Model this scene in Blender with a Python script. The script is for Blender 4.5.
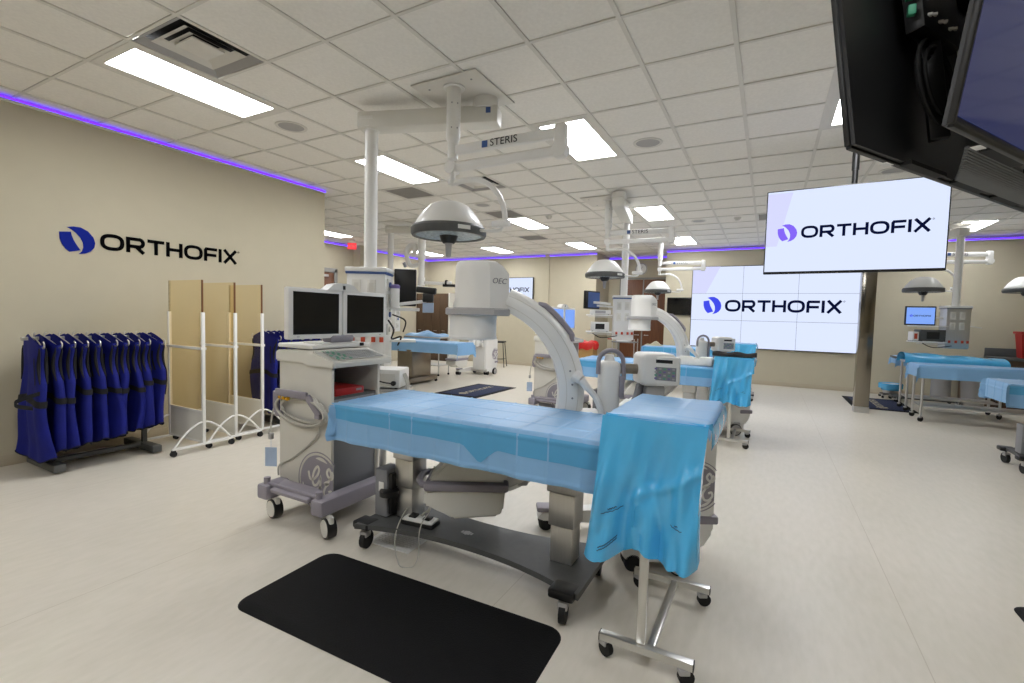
import bpy, bmesh, math, random
from mathutils import Vector, Matrix
random.seed(7)
PI = math.pi
for o in list(bpy.data.objects):
    bpy.data.objects.remove(o)
SC = bpy.context.scene
COL = SC.collection
sin, cos, rad = math.sin, math.cos, math.radians

# ------------------------------------------------------------------ camera, world, exposure
cam = bpy.data.cameras.new('camera')
cam.sensor_width = 36.0
cam.lens = 16.671
cam.clip_start = 0.05
cam_o = bpy.data.objects.new('camera', cam)
COL.objects.link(cam_o)
_R = Vector((0.8795689, 0.47506106, 0.02599124))
_U = Vector((-0.04802014, 0.03429259, 0.99825752))
_F = Vector((-0.47334197, 0.87928437, -0.05297519))
CAM = Vector((5.75858266, -1.6647317, 1.46202751))
m4 = Matrix((_R, _U, -_F)).transposed().to_4x4()
m4.translation = CAM
cam_o.matrix_world = m4
SC.camera = cam_o
FPX = 474.2

def to_px(p):
    d = Vector(p) - CAM
    f = d.dot(_F)
    if f < 0.05:
        return None
    return 512 + FPX * d.dot(_R) / f, 341.5 - FPX * d.dot(_U) / f, f

w = bpy.data.worlds.new('world')
SC.world = w
w.use_nodes = True
w.node_tree.nodes['Background'].inputs[0].default_value = (0.9, 0.93, 1, 1)
w.node_tree.nodes['Background'].inputs[1].default_value = 0.05
SC.view_settings.view_transform = 'Standard'
SC.view_settings.look = 'None'
SC.view_settings.gamma = 1.0
SC.view_settings.use_curve_mapping = False
SC.view_settings.exposure = 0.0
LAMP = 25.5          # emission of the ceiling troffers
H = 3.28            # ceiling height
T = 0.61            # ceiling grid

# ------------------------------------------------------------------ materials
def lin(c):
    return c / 12.92 if c <= 0.04045 else ((c + 0.055) / 1.055) ** 2.4

def rgb(h):
    h = h.lstrip('#')
    return tuple(lin(int(h[i:i + 2], 16) / 255) for i in (0, 2, 4)) + (1,)

MATS = {}

def mat(name, hexc, rough=0.5, metal=0.0, var=0.06, scale=6.0, bump=0.0, bscale=60.0, emit=0.0, coat=0.0, stretch=None, spec=0.5, emit_hex=None):
    m = bpy.data.materials.new(name)
    m.use_nodes = True
    nt = m.node_tree
    b = nt.nodes['Principled BSDF']
    tc = nt.nodes.new('ShaderNodeTexCoord')
    mp = nt.nodes.new('ShaderNodeMapping')
    nt.links.new(tc.outputs['Object'], mp.inputs[0])
    if stretch:
        mp.inputs['Scale'].default_value = stretch
    n = nt.nodes.new('ShaderNodeTexNoise')
    n.inputs['Scale'].default_value = scale
    n.inputs['Detail'].default_value = 4
    nt.links.new(mp.outputs[0], n.inputs['Vector'])
    c = rgb(hexc)
    r = nt.nodes.new('ShaderNodeValToRGB')
    r.color_ramp.elements[0].position = 0.3
    r.color_ramp.elements[1].position = 0.7
    r.color_ramp.elements[0].color = tuple(max(0, x * (1 - var)) for x in c[:3]) + (1,)
    r.color_ramp.elements[1].color = tuple(min(1, x * (1 + var)) for x in c[:3]) + (1,)
    nt.links.new(n.outputs['Fac'], r.inputs[0])
    nt.links.new(r.outputs[0], b.inputs['Base Color'])
    b.inputs['Roughness'].default_value = rough
    b.inputs['Metallic'].default_value = metal
    b.inputs['Specular IOR Level'].default_value = spec
    if coat:
        b.inputs['Coat Weight'].default_value = coat
        b.inputs['Coat Roughness'].default_value = 0.1
    if emit:
        b.inputs['Emission Color'].default_value = rgb(emit_hex or hexc)
        b.inputs['Emission Strength'].default_value = emit
    if bump:
        n2 = nt.nodes.new('ShaderNodeTexNoise')
        n2.inputs['Scale'].default_value = bscale
        n2.inputs['Detail'].default_value = 3
        nt.links.new(mp.outputs[0], n2.inputs['Vector'])
        bp = nt.nodes.new('ShaderNodeBump')
        bp.inputs['Strength'].default_value = bump
        bp.inputs['Distance'].default_value = 0.01
        nt.links.new(n2.outputs['Fac'], bp.inputs['Height'])
        nt.links.new(bp.outputs[0], b.inputs['Normal'])
    MATS[name] = m
    return m

def emission(name, hexc, strength):
    m = bpy.data.materials.new(name)
    m.use_nodes = True
    nt = m.node_tree
    nt.nodes.remove(nt.nodes['Principled BSDF'])
    e = nt.nodes.new('ShaderNodeEmission')
    e.inputs[0].default_value = rgb(hexc)
    e.inputs[1].default_value = strength
    nt.links.new(e.outputs[0], nt.nodes['Material Output'].inputs[0])
    return m

def glassy(name, hexc, gloss=0.06):
    m = bpy.data.materials.new(name)
    m.use_nodes = True
    nt = m.node_tree
    nt.nodes.remove(nt.nodes['Principled BSDF'])
    t = nt.nodes.new('ShaderNodeBsdfTransparent')
    t.inputs[0].default_value = rgb(hexc)
    g = nt.nodes.new('ShaderNodeBsdfGlossy')
    g.inputs['Roughness'].default_value = 0.03
    mx = nt.nodes.new('ShaderNodeMixShader')
    mx.inputs[0].default_value = gloss
    nt.links.new(t.outputs[0], mx.inputs[1])
    nt.links.new(g.outputs[0], mx.inputs[2])
    nt.links.new(mx.outputs[0], nt.nodes['Material Output'].inputs[0])
    return m

M = dict(
    wall=mat('wall_paint', '#bfb7a0', 0.75, var=0.015, bump=0.05, bscale=220),
    base=mat('cove_base', '#b9ae98', 0.5, var=0.02),
    tile=mat('ceiling_tile', '#efece6', 0.95, var=0.035, scale=40, bump=0.12, bscale=260),
    grid=mat('grid_metal', '#dcd9d2', 0.55, var=0.01),
    plenum=mat('plenum', '#9a9890', 0.9),
    white=mat('white_enamel', '#e4e3df', 0.35, var=0.012),
    offw=mat('off_white_plastic', '#dad8d0', 0.45, var=0.015),
    cart=mat('cart_plastic', '#d0cdc4', 0.45, var=0.02),
    grey=mat('cool_grey', '#a9a7a6', 0.45, var=0.02),
    lav=mat('mauve_grey_plastic', '#8f8a93', 0.45, var=0.02),
    panel=mat('grey_panel', '#85868a', 0.5, var=0.02),
    steel=mat('brushed_steel', '#cdccca', 0.42, 1.0, var=0.025, scale=3, stretch=(40, 40, 1)),
    chrome=mat('chrome', '#d0cfcb', 0.28, 1.0, var=0.02),
    base_dk=mat('painted_base', '#4f504f', 0.5, var=0.08, scale=20),
    black=mat('black_plastic', '#141414', 0.4, var=0.1),
    rubber=mat('black_rubber', '#101010', 0.7, var=0.15),
    matr=mat('mat_rubber', '#0a0a0b', 0.8, var=0.2, scale=30, bump=0.35, bscale=140, spec=0.25),
    navy=mat('navy_carpet', '#202a4a', 0.95, var=0.25, scale=60, bump=0.3, bscale=300),
    gold=mat('woven_gold', '#a7a089', 0.95, var=0.2, scale=60),
    darkgap=mat('dark_recess', '#17181a', 0.8),
    drape=mat('blue_drape', '#84b3de', 0.38, var=0.035, scale=5, bump=0.03, bscale=40),
    drape2=mat('blue_drape_panel', '#52a3d4', 0.42, var=0.035, scale=5),
    poly=mat('blue_poly_film', '#4fb2e6', 0.22, var=0.05, scale=4, bump=0.35, bscale=9, coat=0.3),
    apron=mat('apron_blue', '#141c74', 0.75, var=0.12, scale=9, bump=0.15, bscale=30, spec=0.25),
    strap=mat('black_webbing', '#0c0c0f', 0.85, var=0.1),
    screen=mat('dark_screen', '#050608', 0.12, var=0.0),
    tvdim=mat('dim_screen', '#06070f', 0.07, var=0.0, emit=0.11, emit_hex='#6f80e0'),
    amberedge=mat('amber_edge', '#6e4420', 0.3, var=0.05),
    amber=glassy('lead_glass', '#fff8e8', 0.035),
    frost=glassy('clear_pane', '#e8ecec', 0.08),
    mirror=mat('mirror_steel', '#8d877c', 0.16, 1.0, var=0.05, scale=3, stretch=(40, 40, 1)),
    dksteel=mat('dark_steel', '#8f877b', 0.3, 1.0, var=0.05),
    redp=mat('red_plastic', '#a31d1d', 0.45, var=0.05),
    redbag=mat('red_bag', '#c3201e', 0.35, var=0.1, bump=0.3, bscale=20),
    wood=mat('door_wood', '#6b4023', 0.45, var=0.2, scale=4, stretch=(12, 12, 0.8)),
    brown=mat('cabinet_brown', '#54402f', 0.4, var=0.12, scale=4, stretch=(10, 10, 0.8)),
    jamb=mat('door_jamb', '#8b8a86', 0.5),
    logoblue=mat('logo_blue', '#17278a', 0.85, var=0.0, spec=0.1),
    logoblk=mat('logo_black', '#08080a', 0.9, var=0.0, spec=0.05),
    print=mat('dark_print', '#1c3a63', 0.6, var=0.0),
    stblue=mat('stripe_blue', '#3c5a95', 0.4),
    teal=mat('teal_label', '#49a4b8', 0.4),
    foam=mat('white_foam', '#e9e7e0', 0.9, bump=0.1),
    key=mat('key_grey', '#a9abab', 0.5),
    keygrn=mat('key_green', '#5c9e84', 0.5),
    keypur=mat('key_purple', '#75679c', 0.5),
    cable=mat('cable_grey', '#b4b1a8', 0.45),
    tag=mat('blue_tag', '#a9bcd6', 0.6),
    yellow=mat('yellow_tape', '#d9a321', 0.5),
    kraft=mat('cardboard', '#a9854f', 0.8),
    orange=mat('orange_red_socket', '#c0492b', 0.4),
    lampglass=mat('lamp_lens', '#b4c2c8', 0.12, var=0.25, scale=34, bump=0.4, bscale=40),
    scr=emission('lit_screen', '#dce6ff', 1.05),
    scrlogo=emission('screen_violet', '#8a6cff', 0.95),
    scrlogo2=emission('screen_blue', '#4a55ff', 0.85),
    scrtxt=emission('screen_text', '#0d1640', 0.6),
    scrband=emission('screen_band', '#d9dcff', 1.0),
    bluescr=emission('blue_screen', '#86aeff', 0.95),
    led=emission('cove_led', '#5020ff', 4.0),
    troffer=emission('troffer_diffuser', '#f5f7fb', LAMP),
    exit=emission('exit_red', '#ff4a4f', 1.1),
    greenled=mat('green_terminal', '#3f9f78', 0.5),
)

def floor_material():
    m = bpy.data.materials.new('sheet_vinyl')
    m.use_nodes = True
    nt = m.node_tree
    b = nt.nodes['Principled BSDF']
    L = nt.links.new
    tc = nt.nodes.new('ShaderNodeTexCoord')
    def noise(scale, stretch, detail=5):
        mp = nt.nodes.new('ShaderNodeMapping')
        mp.inputs['Scale'].default_value = stretch
        mp.inputs['Rotation'].default_value = (0, 0, 0.0)
        L(tc.outputs['Object'], mp.inputs[0])
        n = nt.nodes.new('ShaderNodeTexNoise')
        n.inputs['Scale'].default_value = scale
        n.inputs['Detail'].default_value = detail
        L(mp.outputs[0], n.inputs['Vector'])
        return n
    n1 = noise(3.0, (9, 2.6, 1))
    n2 = noise(1.1, (1, 1, 1), 3)
    mix = nt.nodes.new('ShaderNodeMath'); mix.operation = 'MULTIPLY_ADD'
    L(n2.outputs['Fac'], mix.inputs[0]); mix.inputs[1].default_value = 0.6
    L(n1.outputs['Fac'], mix.inputs[2])
    r = nt.nodes.new('ShaderNodeValToRGB')
    r.color_ramp.elements[0].position = 0.45
    r.color_ramp.elements[1].position = 1.1
    r.color_ramp.elements[0].color = rgb('#cac4b5')
    r.color_ramp.elements[1].color = rgb('#d4cdc0')
    L(mix.outputs[0], r.inputs[0])
    # welded seams every 1.83 m along Y
    sx = nt.nodes.new('ShaderNodeSeparateXYZ'); L(tc.outputs['Object'], sx.inputs[0])
    a = nt.nodes.new('ShaderNodeMath'); a.operation = 'ADD'; L(sx.outputs[0], a.inputs[0]); a.inputs[1].default_value = -6.435 + 18.3
    f = nt.nodes.new('ShaderNodeMath'); f.operation = 'PINGPONG'; L(a.outputs[0], f.inputs[0]); f.inputs[1].default_value = 0.915
    lt = nt.nodes.new('ShaderNodeMath'); lt.operation = 'LESS_THAN'; L(f.outputs[0], lt.inputs[0]); lt.inputs[1].default_value = 0.0022
    mc = nt.nodes.new('ShaderNodeMix'); mc.data_type = 'RGBA'
    L(lt.outputs[0], mc.inputs['Factor']); L(r.outputs[0], mc.inputs['A']); mc.inputs['B'].default_value = rgb('#bdb4a4')
    L(mc.outputs['Result'], b.inputs['Base Color'])
    rr = nt.nodes.new('ShaderNodeMapRange'); L(n2.outputs['Fac'], rr.inputs[0])
    rr.inputs[3].default_value = 0.3; rr.inputs[4].default_value = 0.46
    L(rr.outputs[0], b.inputs['Roughness'])
    b.inputs['Specular IOR Level'].default_value = 0.45
    return m
M['floor'] = floor_material()

# ------------------------------------------------------------------ mesh builder
class MB:
    def __init__(s):
        s.bm = bmesh.new()

    def _new(s, geom, mtx):
        bmesh.ops.transform(s.bm, matrix=mtx, verts=geom)

    def box(s, c, size, rz=0, bev=0, seg=2, rx=0, ry=0):
        r = bmesh.ops.create_cube(s.bm, size=1)
        v = r['verts']
        bmesh.ops.scale(s.bm, vec=size, verts=v)
        if bev:
            e = list({e for x in v for e in x.link_edges})
            g = bmesh.ops.bevel(s.bm, geom=e, offset=bev, segments=seg, affect='EDGES', profile=0.5)
            v = list({x for f in g['faces'] for x in f.verts} | {x for x in v if x.is_valid})
        mt = Matrix.Translation(c) @ Matrix.Rotation(rz, 4, 'Z') @ Matrix.Rotation(ry, 4, 'Y') @ Matrix.Rotation(rx, 4, 'X')
        bmesh.ops.transform(s.bm, matrix=mt, verts=v)
        return s

    def bar(s, p0, p1, wd, ht, bev=0, up=(0, 0, 1)):
        p0, p1 = Vector(p0), Vector(p1)
        d = p1 - p0
        x = d.normalized()
        u = Vector(up)
        if abs(x.dot(u)) > 0.98:
            u = Vector((1, 0, 0))
        y = u.cross(x).normalized()
        z = x.cross(y)
        r = bmesh.ops.create_cube(s.bm, size=1)
        v = r['verts']
        bmesh.ops.scale(s.bm, vec=(d.length, wd, ht), verts=v)
        if bev:
            e = list({e for q in v for e in q.link_edges})
            g = bmesh.ops.bevel(s.bm, geom=e, offset=bev, segments=2, affect='EDGES', profile=0.5)
            v = list({q for f in g['faces'] for q in f.verts} | {q for q in v if q.is_valid})
        mt = Matrix((x, y, z)).transposed().to_4x4()
        mt.translation = (p0 + p1) / 2
        bmesh.ops.transform(s.bm, matrix=mt, verts=v)
        return s

    def cyl(s, p0, p1, r0, r1=None, seg=20):
        r1 = r0 if r1 is None else r1
        p0, p1 = Vector(p0), Vector(p1)
        d = p1 - p0
        g = bmesh.ops.create_cone(s.bm, cap_ends=True, segments=seg, radius1=r0, radius2=r1, depth=d.length)
        q = Vector((0, 0, 1)).rotation_difference(d.normalized()).to_matrix().to_4x4()
        q.translation = (p0 + p1) / 2
        bmesh.ops.transform(s.bm, matrix=q, verts=g['verts'])
        return s

    def lathe(s, prof, c=(0, 0, 0), seg=36):
        rings = []
        for r, z in prof:
            if r < 1e-6:
                rings.append([s.bm.verts.new((c[0], c[1], c[2] + z))])
            else:
                rings.append([s.bm.verts.new((c[0] + r * cos(2 * PI * k / seg), c[1] + r * sin(2 * PI * k / seg), c[2] + z)) for k in range(seg)])
        for a, b in zip(rings, rings[1:]):
            for k in range(seg):
                k2 = (k + 1) % seg
                if len(a) == 1 and len(b) == 1:
                    continue
                if len(a) == 1:
                    s.bm.faces.new((a[0], b[k2], b[k]))
                elif len(b) == 1:
                    s.bm.faces.new((a[k], a[k2], b[0]))
                else:
                    s.bm.faces.new((a[k], a[k2], b[k2], b[k]))
        return s

    def tube(s, pts, r, seg=8, closed=False):
        P = [Vector(p) for p in pts]
        n = len(P)
        ref = None
        rings = []
        for i in range(n):
            if closed:
                t = P[(i + 1) % n] - P[i - 1]
            else:
                t = P[min(i + 1, n - 1)] - P[max(i - 1, 0)]
            t = t.normalized() if t.length > 1e-9 else Vector((0, 0, 1))
            if ref is None:
                ref = Vector((0, 0, 1)) if abs(t.z) < 0.9 else Vector((1, 0, 0))
            y = t.cross(ref)
            y = y.normalized() if y.length > 1e-6 else t.orthogonal().normalized()
            z = y.cross(t)
            ref = z
            rr = r[i] if isinstance(r, (list, tuple)) else r
            rings.append([s.bm.verts.new(P[i] + y * rr * cos(2 * PI * k / seg) + z * rr * sin(2 * PI * k / seg)) for k in range(seg)])
        m = n if closed else n - 1
        for i in range(m):
            a, b = rings[i], rings[(i + 1) % n]
            for k in range(seg):
                s.bm.faces.new((a[k], a[(k + 1) % seg], b[(k + 1) % seg], b[k]))
        if not closed:
            s.bm.faces.new(rings[0][::-1])
            s.bm.faces.new(rings[-1])
        return s

    def prism(s, poly, o, u, v, th):
        """2-D polygon in plane (o, u, v), extruded th along u x v"""
        o, u, v = Vector(o), Vector(u), Vector(v)
        n = u.cross(v).normalized() * th
        a = [s.bm.verts.new(o + u * p[0] + v * p[1]) for p in poly]
        b = [s.bm.verts.new(x.co + n) for x in a]
        s.bm.faces.new(a[::-1])
        s.bm.faces.new(b)
        k = len(a)
        for i in range(k):
            j = (i + 1) % k
            s.bm.faces.new((a[i], a[j], b[j], b[i]))
        return s

    def ribbon(s, pts, wd, o, u, v, th, closed=False):
        """flat stroke of a 2-D polyline, extruded th"""
        o, u, v = Vector(o), Vector(u), Vector(v)
        nn = u.cross(v).normalized() * th
        P = [Vector((p[0], p[1])) for p in pts]
        n = len(P)
        A, B = [], []
        for i in range(n):
            if closed:
                d0 = (P[i] - P[i - 1]); d1 = (P[(i + 1) % n] - P[i])
            else:
                d0 = P[i] - P[i - 1] if i else P[1] - P[0]
                d1 = P[i + 1] - P[i] if i < n - 1 else d0
            d0 = d0.normalized(); d1 = d1.normalized()
            t = (d0 + d1)
            t = t.normalized() if t.length > 1e-6 else d1
            nr = Vector((-t.y, t.x))
            k = max(0.45, nr.dot(Vector((-d1.y, d1.x))))
            wv = wd[i] if isinstance(wd, (list, tuple)) else wd
            A.append(P[i] + nr * wv / 2 / k)
            B.append(P[i] - nr * wv / 2 / k)
        w3 = lambda p: o + u * p.x + v * p.y
        a0 = [s.bm.verts.new(w3(p)) for p in A]
        b0 = [s.bm.verts.new(w3(p)) for p in B]
        a1 = [s.bm.verts.new(x.co + nn) for x in a0]
        b1 = [s.bm.verts.new(x.co + nn) for x in b0]
        m = n if closed else n - 1
        for i in range(m):
            j = (i + 1) % n
            s.bm.faces.new((b1[i], b1[j], a1[j], a1[i]))
            s.bm.faces.new((a0[i], a0[j], b0[j], b0[i]))
            s.bm.faces.new((a1[i], a1[j], a0[j], a0[i]))
            s.bm.faces.new((b0[i], b0[j], b1[j], b1[i]))
        if not closed:
            s.bm.faces.new((a0[0], b0[0], b1[0], a1[0]))
            s.bm.faces.new((b0[-1], a0[-1], a1[-1], b1[-1]))
        return s

    def sheet(s, nu, nv, fn):
        g = [[s.bm.verts.new(fn(i / (nu - 1), j / (nv - 1))) for j in range(nv)] for i in range(nu)]
        for i in range(nu - 1):
            for j in range(nv - 1):
                s.bm.faces.new((g[i][j], g[i + 1][j], g[i + 1][j + 1], g[i][j + 1]))
        return s

    def solidify(s, th):
        bmesh.ops.recalc_face_normals(s.bm, faces=s.bm.faces)
        bmesh.ops.solidify(s.bm, geom=list(s.bm.faces), thickness=th)
        return s

    def text(s, string, size, o, u, v, th=0.001, shear=0.0, sx=1.0):
        cu = bpy.data.curves.new('t', 'FONT')
        cu.body = string
        cu.size = size
        cu.resolution_u = 3
        cu.shear = shear
        cu.extrude = th / 2
        cu.align_x = 'CENTER'
        cu.align_y = 'CENTER'
        ob = bpy.data.objects.new('t', cu)
        COL.objects.link(ob)
        dg = bpy.context.evaluated_depsgraph_get()
        me = bpy.data.meshes.new_from_object(ob.evaluated_get(dg))
        n0 = len(s.bm.verts)
        s.bm.from_mesh(me)
        s.bm.verts.ensure_lookup_table()
        o, u, v = Vector(o), Vector(u), Vector(v)
        n = u.cross(v).normalized()
        for x in s.bm.verts[n0:]:
            x.co = o + u * (x.co.x * sx) + v * x.co.y + n * (x.co.z + th / 2)
        bpy.data.objects.remove(ob)
        bpy.data.curves.remove(cu)
        bpy.data.meshes.remove(me)
        return s

    def build(s, name, m, parent=None, loc=None, smooth=True, fix=True, ang=32):
        me = bpy.data.meshes.new(name)
        if fix:
            bmesh.ops.recalc_face_normals(s.bm, faces=s.bm.faces)
        s.bm.to_mesh(me)
        s.bm.free()
        if smooth and len(me.polygons):
            me.shade_smooth()
            me.set_sharp_from_angle(angle=rad(ang))
        me.materials.append(m)
        o = bpy.data.objects.new(name, me)
        COL.objects.link(o)
        if parent:
            o.parent = parent
        if loc:
            o.location = loc
        return o

def tag(o, label=None, cat=None, group=None, kind=None):
    if label: o['label'] = label
    if cat: o['category'] = cat
    if group: o['group'] = group
    if kind: o['kind'] = kind
    return o

def thing(name, label, cat, loc=(0, 0, 0), rz=0, group=None):
    o = bpy.data.objects.new(name, None)
    COL.objects.link(o)
    o.location = loc
    o.rotation_euler = (0, 0, rz)
    return tag(o, label, cat, group)

def dup(root, loc, rz=None, label=None, group=None):
    def cp(o, par):
        c = o.copy()
        COL.objects.link(c)
        if par is not None:
            c.parent = par
        for ch in [x for x in KIDS.get(o.name, [])]:
            cp(ch, c)
        return c
    KIDS = {}
    for x in bpy.data.objects:
        if x.parent:
            KIDS.setdefault(x.parent.name, []).append(x)
    r = cp(root, None)
    r.location = loc
    if rz is not None:
        r.rotation_euler = (0, 0, rz)
    if label: r['label'] = label
    if group: r['group'] = group
    return r

def struct(o):
    o['kind'] = 'structure'
    return o

# ------------------------------------------------------------------ lettering helpers
def arc2(cx, cy, rx, ry, a0, a1, n=10):
    return [(cx + rx * cos(rad(a0 + (a1 - a0) * k / n)), cy + ry * sin(rad(a0 + (a1 - a0) * k / n))) for k in range(n + 1)]

def superell(cx, cy, rx, ry, p=2.6, n=32):
    out = []
    for k in range(n):
        t = 2 * PI * k / n
        c, s_ = cos(t), sin(t)
        out.append((cx + rx * math.copysign(abs(c) ** (2 / p), c), cy + ry * math.copysign(abs(s_) ** (2 / p), s_)))
    return out

SW = 0.225
LETTERS = {
    'O': (1.40, [(superell(0.70, 0.5, 0.60, 0.41), True)]),
    'R': (1.20, [([(0.1, 0), (0.1, 0.89), (0.80, 0.89)] + arc2(0.80, 0.66, 0.26, 0.245, 80, -80, 8) + [(0.1, 0.415)], False), ([(0.62, 0.40), (1.10, 0.0)], False)]),
    'T': (1.14, [([(0, 0.89), (1.14, 0.89)], False), ([(0.57, 0), (0.57, 0.9)], False)]),
    'H': (1.14, [([(0.1, 0), (0.1, 1)], False), ([(1.04, 0), (1.04, 1)], False), ([(0.1, 0.5), (1.04, 0.5)], False)]),
    'F': (1.05, [([(0.1, 0), (0.1, 0.80), (0.17, 0.89), (1.05, 0.89)], False), ([(0.1, 0.46), (0.98, 0.46)], False)]),
    'I': (0.2, [([(0.1, 0), (0.1, 1)], False)]),
    'X': (1.22, [([(0.1, 0), (1.12, 1)], False), ([(0.1, 1), (1.12, 0)], False)]),
}

def wordmark(text, o, u, v, width, height, th):
    """extended sans capitals built from strokes; o is the lower left corner"""
    gap = 0.16
    tot = sum(LETTERS[c][0] for c in text) + gap * (len(text) - 1)
    k = width / tot
    U, V = Vector(u).normalized(), Vector(v).normalized()
    b = MB()
    x = 0
    for c in text:
        wd, strokes = LETTERS[c]
        for q, closed in strokes:
            # scale to real proportions before offsetting so stroke widths stay even
            pts = [((x + px_) * k, py_ * height) for px_, py_ in q]
            b.ribbon(pts, SW * (k + height) / 2 * 1.02, o, U, V, th, closed)
        x += wd + gap
    b.ribbon(superell(width + 0.12 * height, 0.93 * height, 0.055 * height, 0.055 * height, 2, 12), 0.025 * height, o, U, V, th, True)
    return b

MARK_L = [(0.02, .75), (.33, .80), (.35, .66), (.40, .50), (.48, .33), (.58, .15), (.28, .05), (.18, .15), (.09, .3), (.03, .5)]
MARK_R = [(.23, .95), (.4, 1.0), (.6, 1.0), (.8, .89), (.95, .68), (1.0, .48), (.97, .3), (.86, .14), (.72, .05), (.53, 0), (.62, .12), (.66, .27), (.65, .44), (.58, .62), (.46, .78), (.35, .88)]

def logomark(o, u, v, wd, ht, th):
    b = MB()
    U, V = Vector(u).normalized(), Vector(v).normalized()
    for poly in (MARK_L, MARK_R):
        b.prism([(p[0] * wd, p[1] * ht) for p in poly][::-1], o, U, V, th)
    return b

def smooth2(pts, n=4):
    """Catmull-Rom through 2-D points"""
    P = [pts[0]] + list(pts) + [pts[-1]]
    out = []
    for i in range(1, len(P) - 2):
        p0, p1, p2, p3 = P[i - 1], P[i], P[i + 1], P[i + 2]
        for k in range(n):
            t = k / n
            out.append(tuple(0.5 * (2 * p1[j] + (p2[j] - p0[j]) * t + (2 * p0[j] - 5 * p1[j] + 4 * p2[j] - p3[j]) * t * t + (3 * p1[j] - p0[j] - 3 * p2[j] + p3[j]) * t ** 3) for j in range(len(p1))))
    out.append(tuple(pts[-1]))
    return out

MONO = [
    [(-.50, .30), (-.42, .05), (-.24, .06), (-.06, .22), (.02, .42), (-.06, .52), (-.22, .34), (-.30, .06), (-.24, -.14), (-.08, -.10), (.06, .10), (.10, .16), (.08, -.12), (.0, -.42), (-.16, -.62), (-.32, -.62), (-.32, -.46), (-.12, -.30), (.14, -.14)],
    [(.62, .44), (.70, .34), (.62, .20), (.46, .26), (.40, .40), (.50, .52), (.60, .36), (.50, .12), (.34, .04), (.30, -.02), (.46, .0), (.36, -.08), (.26, -.30), (.34, -.52), (.52, -.52), (.64, -.36), (.60, -.22), (.48, -.26)],
]

def monogram(parent, o, u, v, r, dark, light, clip=None):
    """round badge with a script monogram; parts go under parent"""
    U, V = Vector(u).normalized(), Vector(v).normalized()
    cl = (lambda p: (min(p[0], clip), p[1])) if clip is not None else (lambda p: p)
    disc = [cl((0.9 * cos(2 * PI * k / 40), 0.9 * sin(2 * PI * k / 40))) for k in range(40)]
    b = MB()
    b.prism([(p[0] * r, p[1] * r) for p in disc], o, U, V, 0.002)
    a0 = 40 if clip is not None else 0
    b.ribbon([(p[0] * r * 1.0, p[1] * r) for p in arc2(0, 0, 1, 1, a0, 320 if clip is not None else 359, 44)], 0.035 * r, o, U, V, 0.002)
    b.build('badge', dark, parent)
    N = U.cross(V).normalized()
    o2 = Vector(o) + N * 0.002
    b = MB()
    for st in MONO:
        pts = smooth2(st, 3)
        pts = [cl(p) for p in pts]
        b.ribbon([(p[0] * r, p[1] * r) for p in pts], 0.085 * r, o2, U, V, 0.001)
    for a, e in ((100, 60), (190, 235), (10, -35), (280, 320)):
        pts = arc2(0, 0, .80, .80, a, e, 8)
        if clip is not None and max(p[0] for p in pts) > clip:
            continue
        b.ribbon([(p[0] * r, p[1] * r) for p in pts], [0.02 * r + 0.09 * r * sin(PI * k / 8) for k in range(9)], o2, U, V, 0.001)
    b.build('monogram', light, parent)

# ================================================================== THE ROOM
X0, X1, Y0, Y1 = -4.3, 11.2, -5.2, 11.0
RX0, RX1, RY = 1.53, 3.39, 12.2       # recess with the double door
b = MB(); b.box(((X0 + X1) / 2, 3.6, -0.06), (X1 - X0 + 0.6, 18.4, 0.12))
struct(b.build('floor', M['floor']))

def wallbox(name, x0, x1, y0, y1, z0=0, z1=H + 0.05, m=None):
    b = MB(); b.box(((x0 + x1) / 2, (y0 + y1) / 2, (z0 + z1) / 2), (x1 - x0, y1 - y0, z1 - z0))
    return struct(b.build(name, m or M['wall']))

wallbox('wall_left', X0 - .0, -0.22, Y0, 3.36)
wallbox('wall_side', X0 - .15, X0, 3.36, Y1)
wallbox('wall_back', X0 - .15, RX0, Y1, Y1 + 1.35)
wallbox('wall_screen', RX1, X1 + .15, Y1, Y1 + 1.35)
wallbox('wall_recess', RX0, RX1, RY, RY + .15)
wallbox('wall_right', X1, X1 + .15, Y0, Y1)
wallbox('wall_front', X0, X1, Y0 - .15, Y0)
def pilaster(n, x0, x1, y0, y1):
    return wallbox(n, x0, x1, y0, y1)
pilaster('trim_1', -0.02, 0.12, Y1 - .035, Y1)
pilaster('trim_2', X0, X0 + .25, 7.75, 8.15)
def baseboard(n, x0, x1, y0, y1):
    b = MB(); b.box(((x0 + x1) / 2, (y0 + y1) / 2, 0.05), (x1 - x0, y1 - y0, 0.1), bev=0.004)
    struct(b.build(n, M['base']))
baseboard('baseboard_left', -0.22, -0.212, Y0, 3.36)
baseboard('baseboard_back', X0, RX0, Y1 - .008, Y1)
baseboard('baseboard_screen', RX1, X1, Y1 - .008, Y1)
baseboard('baseboard_side', X0, X0 + .008, 3.4, Y1)
baseboard('baseboard_right', X1 - .008, X1, Y0, Y1)

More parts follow.
